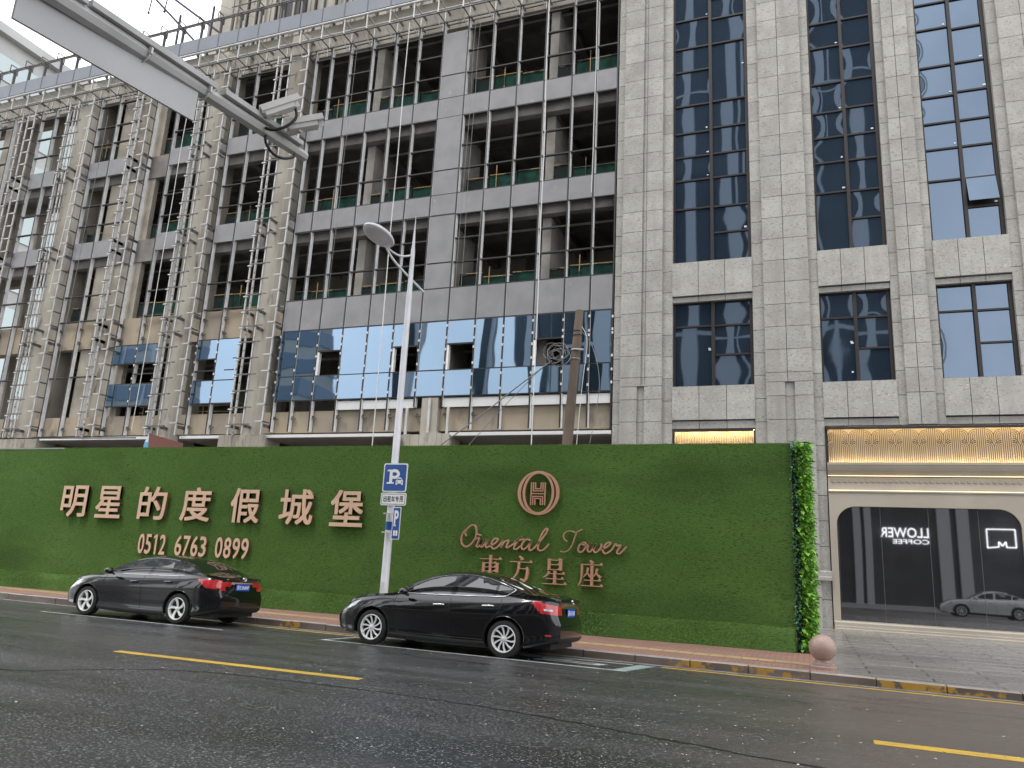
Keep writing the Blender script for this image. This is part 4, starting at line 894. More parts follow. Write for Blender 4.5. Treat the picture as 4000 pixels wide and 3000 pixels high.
for z in range(19):
  for a_, c_ in ((-96.1, -69.4), (-56.6, -49.9)): MB().bx(a_, c_, -18.1, -13.9, 2 + 3.2 * z, 3.7 + 3.2 * z).build('window_band', mk('band_glass', (.24, .30, .38), .15) if z == 0 and a_ < -90 else bpy.data.materials['band_glass'], hb)
for k in (0, 1, 2, 3, 7): MB().bx(-88 + 5 * k + (k > 6) * -2, -87.6 + 5 * k + (k > 6) * -2, -14, -13.6, 0, 66).build('pilaster', OW, hb)
for k, x in enumerate((-39.5, -29.8)):
    q = thing('mirrored_slab', ('slim dark slab tower across the street nearest the banded block, mirrored in the curtain glass', 'slim dark slab tower nearest the dark glazed tower, mirrored in the curtain glass')[k], 'building', (x, -22, 0))
    MB().bx(x, x + (.8, .9)[k], -15.2, -14, 0, 60).build('wall', OG, q); MB().bx(x + (.8, .9)[k], x + 1.5, -15, -14.3, 0, 58).build('side_wall', OW, q)
SIGNW = mk('sign_white', (.8, .8, .8), .5, emit=(1, 1, 1), es=2.2)
def opp(x, y, z): return (x, y, z)
def osign(body, x0, x1, z0, z1, par, nm):
    b = MB(); v, f = text_geo(body, .01, .02); ax, bx_ = min(p[0] for p in v), max(p[0] for p in v); ay, by = min(p[1] for p in v), max(p[1] for p in v)
    b.raw([(x1 - (p[0] - ax) / (bx_ - ax) * (x1 - x0), -11.7 + p[2], z0 + (p[1] - ay) / (by - ay) * (z1 - z0)) for p in v], f); b.build(nm, SIGNW, par)
cs = thing('cafe_sign', 'white cafe lettering across the street, mirrored in the shop window', 'sign', (7, -11.8, 5))
osign('LLOWER', 5.35, 8.75, 5.05, 5.80, cs, 'word'); osign('COFFEE', 6.2, 8.75, 4.58, 4.92, cs, 'word')
ms = thing('frame_logo', 'white open square logo with an M in its lower edge, mirrored in the shop window', 'sign', (13.4, -11.8, 5))
b = MB()
pts = [(13.25, 4.58), (12.5, 4.50), (12.5, 5.85), (14.4, 5.85), (14.4, 4.56), (13.78, 4.56), (13.74, 4.95), (13.5, 4.66), (13.28, 4.95), (13.25, 4.58)]
for p, q in zip(pts, pts[1:]): b.bar((p[0], -11.75, p[1]), (q[0], -11.75, q[1]), .09, .06, up=(0, 1, 0))
b.build('outline', SIGNW, ms)
# ------------------------------------------------------------------ saloon cars: one dense lofted shell split into body, panes, lamps
def cub(p):
    xs = [a for a, _ in p]; ys = [b for _, b in p]; n = len(p); d = []
    for i in range(n):
        if i == 0: d.append((ys[1] - ys[0]) / (xs[1] - xs[0]))
        elif i == n - 1: d.append((ys[-1] - ys[-2]) / (xs[-1] - xs[-2]))
        else:
            a = (ys[i] - ys[i - 1]) / (xs[i] - xs[i - 1]); b = (ys[i + 1] - ys[i]) / (xs[i + 1] - xs[i]); d.append(0 if a * b < 0 else (a + b) / 2)
    def f(x):
        if x <= xs[0]: return ys[0]
        if x >= xs[-1]: return ys[-1]
        i = max(k for k in range(n) if xs[k] <= x); i = min(i, n - 2); h = xs[i + 1] - xs[i]; t = (x - xs[i]) / h
        return ys[i] * (2 * t ** 3 - 3 * t * t + 1) + d[i] * h * (t ** 3 - 2 * t * t + t) + ys[i + 1] * (3 * t * t - 2 * t ** 3) + d[i + 1] * h * (t ** 3 - t * t)
    return f
def inpoly(x, y, P):
    c = False; j = len(P) - 1
    for i in range(len(P)):
        if (P[i][1] > y) != (P[j][1] > y) and x < (P[j][0] - P[i][0]) * (y - P[i][1]) / (P[j][1] - P[i][1]) + P[i][0]: c = not c
        j = i
    return c
def paint(name, c, r=.16): 
    mt = mk(name, c, r, spec=.25, coat=1.0); return mt
PAINT_K = paint('black_paint', (.004, .004, .0047)); PAINT_W = paint('white_car_paint', (.62, .62, .61))
def carglass(name):
    mt = mk(name, (.006, .007, .008), .02, spec=.5); mt.node_tree.nodes['Principled BSDF'].inputs['IOR'].default_value = 2.1; return mt
CGL = carglass('tinted_glass'); CHROME = mk('chrome', (.72, .72, .73), .16, metal=1.)
RED = mk('red_lamp', (.42, .012, .018), .12, coat=1., col2=(.58, .03, .035), ns=9); REDB = mk('red_lamp_dark', (.22, .006, .01), .12, coat=1.)
CLEAR = mk('clear_lamp', (.42, .43, .45), .15, metal=.6, coat=1., col2=(.16, .165, .17), ns=8); TRIM = mk('black_trim', (.012, .012, .012), .5)
TYRE = mk('tyre_rubber', (.013, .013, .013), .75, col2=(.02, .02, .019), ns=5); RIMS = mk('rim_silver', (.80, .80, .79), .3, metal=.1); RIMD = mk('rim_dark', (.008, .008, .009), .4, metal=.4)
PLATE = mk('plate_blue', (.012, .075, .42), .4); PLW = mk('plate_white', (.75, .77, .80), .5)
def car(label, stl, loc, yaw, roll, plate, spokes):
    L_ = 4.63; XF, XR, ZW, RA = .95, 3.65, .318, .372
    k2 = stl == 2
    ztop = cub([(0, .66), (.06, .72), (.25, .825), (.6, .905), (1.0, .955), (1.30, .985), (1.42, 1.04), (1.65, 1.185), (1.9, 1.315), (2.15, 1.40), (2.5, 1.455), (2.85, 1.455), (3.2, 1.415), (3.5, 1.335), (3.8, 1.215), (4.02, 1.15), (4.14, 1.13), (4.3, 1.125), (4.5, 1.11), (4.63, 1.08)] if k2 else
               [(0, .64), (.06, .70), (.25, .78), (.6, .855), (1.0, .915), (1.28, .955), (1.40, 1.02), (1.65, 1.165), (1.9, 1.29), (2.2, 1.385), (2.55, 1.435), (2.95, 1.435), (3.3, 1.39), (3.6, 1.305), (3.9, 1.185), (4.12, 1.095), (4.22, 1.078), (4.35, 1.072), (4.52, 1.06), (4.63, 1.035)])
    zd = cub([(0, .66), (.06, .72), (.25, .825), (.6, .905), (1.0, .955), (1.30, .985), (1.6, .99), (2.5, 1.0), (3.5, 1.06), (4.14, 1.128), (4.3, 1.125), (4.5, 1.11), (4.63, 1.08)] if k2 else
             [(0, .64), (.06, .70), (.25, .78), (.6, .855), (1.0, .915), (1.28, .955), (1.6, .96), (2.5, .975), (3.5, 1.02), (4.22, 1.076), (4.35, 1.072), (4.52, 1.06), (4.63, 1.035)])
    zs = cub([(0, .60), (.3, .755), (.8, .87), (1.3, .915), (2.5, .95), (3.6, .99), (4.2, 1.02), (4.63, .975)])
    wd = cub([(0, .52), (.06, .62), (.2, .72), (.45, .80), (.85, .865), (1.5, .878), (3.2, .878), (3.9, .868), (4.25, .825), (4.48, .755), (4.63, .66)])
    zb = cub([(0, .25), (.3, .20), (.6, .175), (4.0, .19), (4.3, .25), (4.63, .30)])
    prof = cub([(0, .94), (.08, .985), (.22, .972), (.42, .985), (.62, .998), (.74, 1.0), (.82, .985), (.92, .955), (1.0, .90)])
    frn = cub([(.2, .10), (.3, .03), (.42, 0), (.52, .02), (.6, .07), (.7, .17), (.8, .25)]); rer = cub([(.25, -.12), (.33, -.03), (.45, 0), (.6, -.005), (.70, -.045), (.8, -.075), (.93, -.075), (.98, -.05), (1.03, -.045), (1.1, -.09)])
    def warp(x, y, z):
        if x < .7: x += frn(z) * ((.7 - x) / .7) ** 1.6 * 1.0
        if x > 4.15: x += rer(z) * ((x - 4.15) / .48) ** 1.5
        return (x - L_ / 2, y, z)
    def low(x, t):
        z = zb(x) + (zs(x) - zb(x)) * t; return wd(x) * prof(t), z
    def ysurf(x, z): return wd(x) * prof((z - zb(x)) / (zs(x) - zb(x)))
    def gpt(x, s):                                            # s 0..1 up the glass side
        h = max(0, ztop(x) - zd(x)); g = min(1, h / .40); ys_, z0_ = low(x, 1.0)
        ze = z0_ + (zd(x) - z0_) * .6 + h * (.84 if h > 0 else 0) * (1) ; ze = max(ze, z0_ + .0005)
        ye = ys_ - .035 * g - .15 * min(1, h / .46)
        y = ys_ + (ye - ys_) * (s * .93 + .07 * s * s) - .035 * g * math.sin(math.pi * min(1, s * 2.2)) * (s < .46); return y, z0_ + (ze - z0_) * s
    def top(x, s):
        ye, ze = gpt(x, 1.0); zc = ztop(x); y = ye * (1 - s); q = 1 - (1 - s) ** 2.3 if zc - zd(x) > .02 else 1 - (1 - s) ** 2
        return y, ze + (zc - ze) * q
    NL, NG, NT = 30, 24, 24; xs = [0, .012, .03, .05] + [.07 + .0198 * i for i in range(229)] + [4.61, L_]
    secs = []
    for x in xs:
        half = [low(x, i / NL) for i in range(NL)] + [gpt(x, i / NG) for i in range(NG)] + [top(x, i / NT) for i in range(NT + 1)]
        secs.append(half)
    M_ = len(secs[0]); V = []; idx = {}
    for i, x in enumerate(xs):
        for sd in (-1, 1):
            for j, (y, z) in enumerate(secs[i]):
                if j == M_ - 1 and sd == 1: idx[i, 1, j] = idx[i, -1, j]; continue
                idx[i, sd, j] = len(V); V.append(warp(x, sd * y, z))
    if k2:
        wins = [('side_window', [(1.50, .985), (2.50, 1.005), (2.55, 1.335), (2.30, 1.315), (2.02, 1.235), (1.74, 1.11)]), ('side_window', [(2.61, 1.01), (3.36, 1.035), (3.42, 1.245), (3.2, 1.305), (2.9, 1.345), (2.66, 1.342)]),
                ('quarter_window', [(3.42, 1.04), (3.56, 1.05), (3.76, 1.15), (3.66, 1.195), (3.47, 1.235)])]
        tl = [(4.10, .975), (4.25, .985), (4.50, .95), (4.70, .92), (4.70, .775), (4.34, .775), (4.24, .86)]; hl = [(.10, .60), (.40, .755), (.62, .80), (.50, .70), (.22, .59)]
    else:
        wins = [('side_window', [(1.52, .965), (2.55, .985), (2.70, 1.32), (2.4, 1.30), (2.08, 1.21), (1.76, 1.08)]), ('side_window', [(2.66, .985), (3.30, 1.005), (3.42, 1.255), (3.2, 1.30), (2.95, 1.33), (2.80, 1.325)]),
                ('quarter_window', [(3.36, 1.01), (3.62, 1.03), (3.60, 1.13), (3.46, 1.235)])]
        tl = [(4.05, .965), (4.25, .965), (4.50, .96), (4.70, .945), (4.70, .80), (4.45, .77), (4.30, .80)]; hl = [(.10, .58), (.36, .73), (.74, .80), (.70, .70), (.36, .60)]
    wsx = (1.34, 2.06) if k2 else (1.32, 2.1); rgx = (3.30, 4.06) if k2 else (3.42, 4.14)
    PT = {}
    def put(nm, q): PT.setdefault(nm, []).append(q)
    for i in range(len(xs) - 1):
        xc = (xs[i] + xs[i + 1]) / 2
        for j in range(M_ - 1):
            y = sum(secs[a][b][0] for a in (i, i + 1) for b in (j, j + 1)) / 4; z = sum(secs[a][b][1] for a in (i, i + 1) for b in (j, j + 1)) / 4
            if j < NL:
                if any((xc - xw) ** 2 + (z - ZW - .01) ** 2 < RA ** 2 for xw in (XF, XR)): continue
                nm = 'body'
                if inpoly(xc, z, tl): nm = 'tail_lamp'
                elif inpoly(xc, z, hl): nm = 'headlamp'
                elif z < .255 and .9 < xc < 3.7: nm = 'sill'
            elif j < NL + NG:
                nm = 'body'
                for wi_, (wn, P) in enumerate(wins):
                    if inpoly(xc, z, P): nm = wn + str(wi_)
            else:
                nm = 'body'; ye = gpt(xc, 1)[0]
                if wsx[0] < xc < wsx[1] and y < ye - .05: nm = 'windscreen'
                elif rgx[0] < xc < rgx[1] and y < ye - .045 - .04 * (xc > rgx[1] - .25): nm = 'rear_window'
            for sd in (-1, 1):
                q = (idx[i, sd, j], idx[i + 1, sd, j], idx[i + 1, sd, j + 1], idx[i, sd, j + 1])
                if sd == 1: q = q[::-1]
                n2 = nm + ('L' if sd < 0 else 'R') if nm[-1].isdigit() or nm in ('tail_lamp', 'headlamp') else nm
                put(n2, q)
    # end caps: rows joined across the car
    for i, endx, sg_ in ((0, 0, 1), (len(xs) - 1, L_, -1)):
        NC = 26; rows = []
        for j in range(M_):
            y, z = secs[i][j]; row = []
            for c in range(NC + 1):
                u = -1 + 2 * c / NC
                if c == 0: row.append(idx[i, -1, j])
                elif c == NC: row.append(idx[i, 1, j])
                else:
                    p = warp(endx, y * u, z); row.append(len(V)); V.append((p[0] - sg_ * .05 * (1 - u * u) * (1 if sg_ > 0 else .8) * min(1, (M_ - 1 - j) / 6), p[1], p[2]))
            rows.append(row)
        for j in range(M_ - 1):
            z = (secs[i][j][1] + secs[i][j + 1][1]) / 2; w_ = secs[i][j][0]
            for c in range(NC):
                yy = abs(-1 + 2 * (c + .5) / NC) * w_; nm = 'body'; sd = 'L' if c < NC / 2 else 'R'
                if sg_ < 0:
                    if k2 and .775 < z < .94 and yy > .45: nm = 'tail_lamp' + sd
                    elif not k2 and .84 - .09 * (yy > .5) < z < .94 and yy > .33: nm = 'tail_lamp' + sd
                    elif z < .40: nm = 'rear_valance'
                    elif not k2 and .895 < z < .935: nm = 'trunk_trim'
                    elif k2 and .885 < z < .93: nm = 'trunk_trim'
                else:
                    if .33 < z < .62 and yy < .5: nm = 'grille'
                q = (rows[j][c], rows[j][c + 1], rows[j + 1][c + 1], rows[j + 1][c])
                put(nm, q if sg_ < 0 else q[::-1])
    root = thing('parked_car', label, 'car', (0, 0, 0), 'black saloon cars parked along the kerb')
    MATS = {'body': PAINT_K, 'tail_lamp': RED, 'headlamp': CLEAR, 'sill': TRIM, 'windscreen': CGL, 'rear_window': CGL, 'rear_valance': TRIM, 'trunk_trim': CHROME, 'grille': TRIM, 'side_window': CGL, 'quarter_window': CGL}
    OUT = {}
    for nm, fs in PT.items():
        base = nm.rstrip('LR').rstrip('0123456789') if nm not in MATS else nm
        u = sorted({k for q in fs for k in q}); mp_ = {k: n for n, k in enumerate(u)}
        o = MB().raw([V[k] for k in u], [tuple(mp_[k] for k in q) for q in fs]).build(base, MATS[base], root, smooth=50); OUT[nm] = o
        if base == 'body': body = o
    # wheel wells, floor pan
    MB().bx(.25 - L_ / 2, 4.45 - L_ / 2, -.62, .62, .19, .5).build('floor_pan', TRIM, root)
    for xw in (XF, XR):
        for sd in (-1, 1):
            b = MB(); n = 24; v = []
            for k in range(n + 1):
                a = math.pi * (k / n * 1.16 - .08)
                for y in (.872 * wd(xw) / .878, .5): v.append((xw - L_ / 2 + (RA + .004) * math.cos(a), sd * y, ZW + .01 + (RA + .004) * math.sin(a)))
            b.raw(v, [(2 * k, 2 * k + 1, 2 * k + 3, 2 * k + 2) for k in range(n)]); b.build('wheel_arch', TRIM, root, smooth=40)
            MB().tube([(xw - L_ / 2 + RA * math.cos(a), sd * (ysurf(xw + RA * math.cos(a), max(.23, ZW + .01 + RA * math.sin(a))) - .004), ZW + .01 + RA * math.sin(a)) for a in [math.pi * (k / 28 * 1.06 - .03) for k in range(29)]], .008, 6).build('arch_lip', PAINT_K, root, smooth=40)
    # door seams, belt trim, handles
    for sd in (-1, 1):
        for pts in ([(1.42, .93), (1.40, .70), (1.47, .40), (1.52, .28)], [(2.55, .96), (2.56, .6), (2.60, .28)], [(3.55, 1.0), (3.56, .82), (3.44, .66), (3.30, .50), (3.24, .28)], [(1.52, .275), (2.6, .275), (3.24, .275)], [(1.40, .84), (1.15, .86), (.85, .80), (.66, .745)]):
            MB().tube([(x - L_ / 2, sd * (ysurf(x, min(z, zs(x))) + .0005), min(z, zs(x))) for x, z in smooth_path(pts, 6)], .0045, 5).build('door_seam', BLACK, root)
        y_ = lambda x, s: sd * (gpt(x, s)[0] + .002)
        def side(x, z):
            z0_ = gpt(x, 0)[1]; z1_ = gpt(x, 1)[1]; s = max(0, min(1, (z - z0_) / (z1_ - z0_))); return (x - L_ / 2, sd * (gpt(x, s)[0] + .003), z)
        b_ = [(1.42, .972), (2.5, .992), (3.4, 1.022), (3.62, 1.04)] if k2 else [(1.42, .952), (2.5, .972), (3.3, .992), (3.66, 1.012)]
        MB().tube([side(x, z) for x, z in smooth_path(b_, 8)], .011 if k2 else .009, 6).build('belt_trim', CHROME, root, smooth=60)
        if k2:
            MB().tube([side(x, z) for x, z in smooth_path([(3.62, 1.04), (3.79, 1.15), (3.70, 1.20), (3.45, 1.275), (3.2, 1.335), (2.85, 1.372), (2.5, 1.365), (2.2, 1.305), (1.9, 1.205), (1.62, 1.06), (1.42, .972)], 8)], .010, 6).build('window_trim', CHROME, root, smooth=60)
        for hx, hz in ((2.34, .815), (3.32, .855)):
            yy = ysurf(hx, hz)
            b = MB(); b.tube([(hx - .12 - L_ / 2, sd * (yy + .004), hz - .004), (hx - .09 - L_ / 2, sd * (yy + .032), hz), (hx + .07 - L_ / 2, sd * (yy + .032), hz + .006), (hx + .105 - L_ / 2, sd * (yy + .004), hz + .006)], [.010, .017, .017, .010], 8)
            b.build('door_handle', CHROME if k2 else PAINT_K, root, smooth=60)
            if not k2: MB().tube([(hx - .10 - L_ / 2, sd * (yy + .045), hz + .013), (hx + .08 - L_ / 2, sd * (yy + .045), hz + .018)], .006, 6).build('handle_trim', CHROME, root)
        b = MB(); mx, my, mz = 1.66 - L_ / 2, sd * .995, 1.015
        b.lathe([(.001, -1), (.5, -.85), (.85, -.45), (1, 0), (.9, .5), (.6, .85), (.001, 1)], 20, fn=lambda x, y, z: (mx + x * .085 + z * .02 * 0, my + z * .115, mz + y * .072))
        o = b.build('wing_mirror', PAINT_K, root, smooth=60); MB().bar((mx + .02, sd * .86, mz - .075), (mx, sd * .93, mz - .04), .06, .035).build('mirror_arm', TRIM, o)
        MB().tube([(x - L_ / 2, sd * (gpt(x, 1)[0] - .055), top(x, .10)[1] + .001) for x in [1.5 + .1 * k for k in range(22)]], .006, 5).build('roof_seam', BLACK, root)
    # wheels
    for xw in (XF, XR):
        for sd in (-1, 1):
            cx_, cy_ = xw - L_ / 2, sd * .765; ax_ = lambda x, y, z: (cx_ + x, cy_ + sd * z, ZW + y)
            ty = MB().lathe([(.20, -.095), (.272, -.10), (.305, -.088), (.318, -.06), (.318, .06), (.305, .088), (.272, .10), (.240, .098), (.230, .09)], 40, fn=ax_, cap=False).build('wheel', TYRE, root, smooth=35)
            rm = MB(); rm.lathe([(.232, .094), (.226, .102), (.214, .10), (.208, .085), (.205, .03)], 40, fn=ax_, cap=False); rm.lathe([(.045, .02), (.045, .078), (.03, .086), (.001, .087)], 20, fn=ax_)
            for k in range(spokes):
                a = 2 * math.pi * k / spokes + .3
                if k2:
                    pts = [(r_ * math.cos(a + da), r_ * math.sin(a + da), dz_) for r_, da, dz_ in ((.03, 0, .075), (.09, .02, .078), (.15, .10, .082), (.215, .22, .092))]; ww = (.026, .024, .028, .040)
                else:
                    pts = [(r_ * math.cos(a + da), r_ * math.sin(a + da), dz_) for r_, da, dz_ in ((.03, 0, .072), (.09, .05, .078), (.15, .16, .084), (.215, .30, .094))]; ww = (.040, .044, .058, .070)
                v = []
                for (px, py, pz), w_ in zip(pts, ww):
                    l = math.hypot(px, py); nx, ny = -py / l, px / l
                    for s_, zz in ((-1, pz - .02), (-1, pz), (1, pz), (1, pz - .02)): v.append(ax_(px + nx * s_ * w_ / 2, py + ny * s_ * w_ / 2, zz))
                rm.raw(v, [(4 * i + j, 4 * i + (j + 1) % 4, 4 * i + 4 + (j + 1) % 4, 4 * i + 4 + j) for i in range(3) for j in range(4)])
            rm.build('rim', RIMS, ty, smooth=30)
            MB().lathe([(.22, .03), (.001, .028)], 32, fn=ax_).build('spoke_backing', RIMD, ty)  # black disc stands in for the shade in the gaps between the spokes
    # rear plate, emblem, badges
    xe = warp(L_, 0, .78)[0] + .042
    pz = .74 if k2 else .755
    po = MB().bx(xe, xe + .012, -.22, .22, pz, pz + .14).build('licence_plate', PLATE, root)
    b = MB(); v, f = text_geo(plate, .02, .02); ax, bx_ = min(p[0] for p in v), max(p[0] for p in v); ay, by = min(p[1] for p in v), max(p[1] for p in v)
    b.raw([(xe + .013 + .002 * (p[2] > 0), -.195 + (p[0] - ax) / (bx_ - ax) * .39, pz + .022 + (p[1] - ay) / (by - ay) * .096) for p in v], f); b.build('plate_lettering', PLW, po)
    ez = 1.0; ex = warp(L_, 0, ez)[0] + .044
    b = MB()
    if k2: b.tube([(ex, .052 * math.cos(a), ez + .045 * math.sin(a)) for a in [2 * math.pi * k / 24 for k in range(24)]], .008, 6, True); b.bar((ex, -.068, ez), (ex, .068, ez), .016)
    else:
        for ra, rb_, dz_ in ((.06, .042, 0), (.02, .036, .0), (.045, .016, .018)): b.tube([(ex, ra * math.cos(a), ez + dz_ + rb_ * math.sin(a)) for a in [2 * math.pi * k / 24 for k in range(24)]], .007, 6, True)
    b.build('emblem', CHROME, root, smooth=60)
    for yb_ in ((-.42,) if k2 else (-.45, .45)):
        MB().bx(ex - .035, ex - .03, yb_ - .07, yb_ + .07, ez - .02, ez).build('badge', CHROME, root)
    if k2:
        b = MB(); b.bar((4.40 - L_ / 2, -.795, .43), (4.50 - L_ / 2, -.755, .43), .03, .028); b.build('reflector', RED, root)
        v = []
        for s in (.18, .95):
            for x in (3.42, 3.86): y, z = top(x, s); v.append((x - L_ / 2, -y, z + .006))
        MB().raw(v, [(0, 1, 3, 2)]).build('window_paper', mk('pale_paper', (.50, .56, .53), .5), root)
        b = MB()
        for sd in (-1,): b.raw([(4.34 - L_ / 2 + dx, -ysurf(4.34 + dx, z) * 1.0 - .004 + .02 * (dx > .1), z) for dx, z in ((0, .87), (.16, .86), (.15, .83), (.03, .835))], [(0, 1, 2, 3)])
        b.build('lamp_reflector', CLEAR, root)
    else:
        b = MB(); b.bar((xe - .01, -.42, .565), (xe - .01, .42, .565), .012, .014); b.build('bumper_trim', CHROME, root)
    root.location = loc; root.rotation_euler = (roll, 0, yaw)
    return root
c2 = car('black saloon car with chrome window trim and multi-spoke wheels, right of the lamp post', 2, (-6.33, 14.02, rz(14.02) + .004), -.022, -.03, '苏E·6T18X', 10)
c1 = car('black saloon car with five-spoke wheels parked below the phone number, left of the lamp post', 1, (-13.98, 14.34, rz(14.34) + .004), -.02, -.03, '苏E·2N047', 5)
wc = dupe(c2); wc.name = 'parked_car'; wc['label'] = 'white saloon car on the near side of the road, mirrored in the shop window'; del wc['group']
wc.location = (9.1, 4.6, rz(4.6) + .004); wc.rotation_euler = (.03, 0, 0)
for ch in wc.children_recursive:
    for s in ch.material_slots:
        if s.material == PAINT_K: s.link = 'OBJECT'; s.material = PAINT_W
# ------------------------------------------------------------------ street lamp and its signs
LX, LY = -9.32, 16.4; lz = wz(LY)
lp = thing('street_lamp', 'tall white street lamp with a curved arm standing behind the kerb between the two cars', 'street lamp', (LX, LY, lz))
MB().lathe([(.16, 0), (.16, .02), (.105, .03), (.105, .5), (.098, .52), (.075, 8.1), (.066, 8.12), (.055, 9.3), (.04, 9.45), (.004, 10.42 - lz)], 24, (LX, LY, lz)).build('pole', POLEW, lp, smooth=35)
MB().bx(LX - .05, LX + .05, LY - .112, LY - .09, lz + .6, lz + .95).build('access_door', POLEW, lp)
MB().tube(smooth_path([(-9.80, 15.80, 9.39), (-9.6, 16.03, 8.99), (-9.13, 16.8, 8.42)], 6), [.03] * 13, 10).build('strut', POLEW, lp, smooth=40)
MB().tube(smooth_path([(-9.82, 15.78, 9.42), (-9.68, 15.95, 9.26), (-9.52, 16.15, 9.20), (-9.36, 16.36, 9.28)], 6), .026, 10).build('arm', POLEW, lp, smooth=40)
hc = Vector((-9.90, 15.62, 9.60)); ax_z = Vector((.22, .50, 1)).normalized(); ax_x = Vector((-.78, -.62, .45)); ax_x = (ax_x - ax_z * ax_x.dot(ax_z)).normalized(); ax_y = ax_z.cross(ax_x)
def hd_(x, y, z): return tuple(hc + ax_x * x * 1.5 + ax_y * y * 1.15 + ax_z * z)
head = MB().lathe([(.17, -.055), (.20, -.075), (.26, -.075), (.295, -.045), (.30, .0), (.27, .045), (.18, .085), (.08, .10), (.001, .104)], 36, fn=hd_).build('lamp_head', POLEW, lp, smooth=40)
MB().lathe([(.17, -.053), (.12, -.04), (.05, -.045), (.001, -.047)], 30, fn=hd_).build('lens', mk('lamp_lens', (.24, .24, .23), .25, spec=.6, col2=(.33, .33, .32), ns=9), head, smooth=50)
MB().tube([hd_(-.22, 0, -.02), tuple(Vector((-9.74, 15.84, 9.33)))], [.06, .045], 10).build('neck', POLEW, lp, smooth=40)
SBL = mk('sign_blue', (.010, .075, .30), .35, col2=(.009, .065, .26), ns=2); SWH = mk('sign_face_white', (.74, .75, .74), .4); SDK = mk('sign_ink', (.02, .02, .025), .5)
def rrect(x0, x1, z0, z1, r, n=6):
    o = []
    for cx, cz, a0 in ((x1 - r, z0 + r, -90), (x1 - r, z1 - r, 0), (x0 + r, z1 - r, 90), (x0 + r, z0 + r, 180)):
        o += [(cx + r * math.cos(R_(a0 + 90 * i / n)), cz + r * math.sin(R_(a0 + 90 * i / n))) for i in range(n + 1)]
    return o
yS = 16.27
def plate(par, name, x0, x1, z0, z1, r, y0, mat, d=.012):
    return MB().prism(rrect(x0, x1, z0, z1, r), lambda u, v, dd: (u, dd, v), y0, y0 + d).build(name, mat, par)
# P + taxi
s1 = thing('parking_sign', 'blue square parking sign with a white P and a taxi on the lamp post', 'road sign', (-9.2, yS, 3.15))
plate(s1, 'border', -9.53, -8.88, 3.15, 3.84, .05, yS, SWH); plate(s1, 'face', -9.50, -8.91, 3.18, 3.81, .035, yS - .006, SBL, .004)
b = MB(); yf, yb = yS - .013, yS - .007
X = lambda u: -9.50 + u * .59; Z = lambda v: 3.18 + v * .63
def flat(poly): b.prism([(X(u), Z(v)) for u, v in poly], lambda u, v, d: (u, d, v), yf, yb)
flat([(.25, .26), (.38, .26), (.38, .80), (.25, .80)])
flat([(.14, .74), (.2501, .74), (.2501, .80), (.14, .80)]); flat([(.14, .26), (.2501, .26), (.2501, .32), (.14, .32)]); flat([(.3801, .26), (.46, .26), (.46, .32), (.3801, .32)])
ribbon(b, smooth_path([(X(.38), Z(.755)), (X(.55), Z(.75)), (X(.645), Z(.665)), (X(.645), Z(.60)), (X(.55), Z(.515)), (X(.38), Z(.51))], 6), .072, yf - .001, yb)
b.build('letter_p', SWH, s1)
b = MB()
flat([(.56, .22), (.62, .22), (.62, .27), (.82, .27), (.82, .22), (.88, .22), (.885, .36), (.86, .40), (.58, .40), (.555, .36)]); flat([(.585, .4005), (.855, .4005), (.80, .48), (.64, .48)]); flat([(.67, .4805), (.77, .4805), (.77, .505), (.67, .505)])
b.build('taxi_symbol', SWH, s1)
b = MB(); yf, yb = yS - .016, yS - .0135
flat([(.615, .405), (.825, .405), (.785, .455), (.655, .455)]); flat([(.585, .31), (.64, .31), (.64, .35), (.585, .35)]); flat([(.80, .31), (.855, .31), (.855, .35), (.80, .35)])
b.build('taxi_detail', SBL, s1)
s2 = thing('taxi_plate', 'white plate with five black Chinese characters directly under the square parking sign', 'road sign', (-9.2, yS, 2.83))
plate(s2, 'face', -9.55, -8.86, 2.83, 3.13, .04, yS, SWH)
b = MB(); o_ = rrect(-9.525, -8.885, 2.855, 3.105, .03); i_ = rrect(-9.515, -8.895, 2.865, 3.095, .025); ring2(b, o_, i_, yS - .003, yS - .0005); b.build('border', SDK, s2)
b = MB()
for k, ch in enumerate('出租车专用'): text_to(b, ch, -9.475 + k * .109, -9.475 + k * .109 + .092, 2.91, 3.055, yS - .004, yS - .0005, .012)
b.build('lettering', SDK, s2)
s3 = thing('narrow_parking_sign', 'narrow upright blue sign with a white P and two small marks below the white plate', 'road sign', (-9.05, yS, 2.03))
plate(s3, 'border', -9.15, -8.94, 2.03, 2.79, .02, yS - .05, SWH); plate(s3, 'face', -9.132, -8.958, 2.05, 2.77, .012, yS - .056, SBL, .004)
b = MB(); text_to(b, 'P', -9.105, -8.99, 2.36, 2.71, yS - .061, yS - .057, .03); b.bx(-9.115, -9.045, yS - .061, yS - .057, 2.34, 2.37); b.build('letter_p', SWH, s3)
b = MB()
for x in (-9.098, -9.035):
    b.prism([(x, 2.12), (x + .045, 2.12), (x + .05, 2.15), (x + .042, 2.175), (x + .05, 2.20), (x + .042, 2.245), (x + .005, 2.245), (x - .004, 2.20), (x + .005, 2.175), (x - .004, 2.15)], lambda u, v, d: (u, d, v), yS - .061, yS - .057)
b.build('symbols', SWH, s3)
MB().bx(-9.42, -9.12, yS - .045, yS + .02, 2.62, 2.65).build('clamp', GALV, s3); MB().bx(-9.42, -9.12, yS - .045, yS + .02, 2.18, 2.21).build('clamp', GALV, s3)
MB().lathe([(.1015, 0), (.1015, .2)], 20, (LX, LY, 2.25)).build('sticker', SBL, lp)

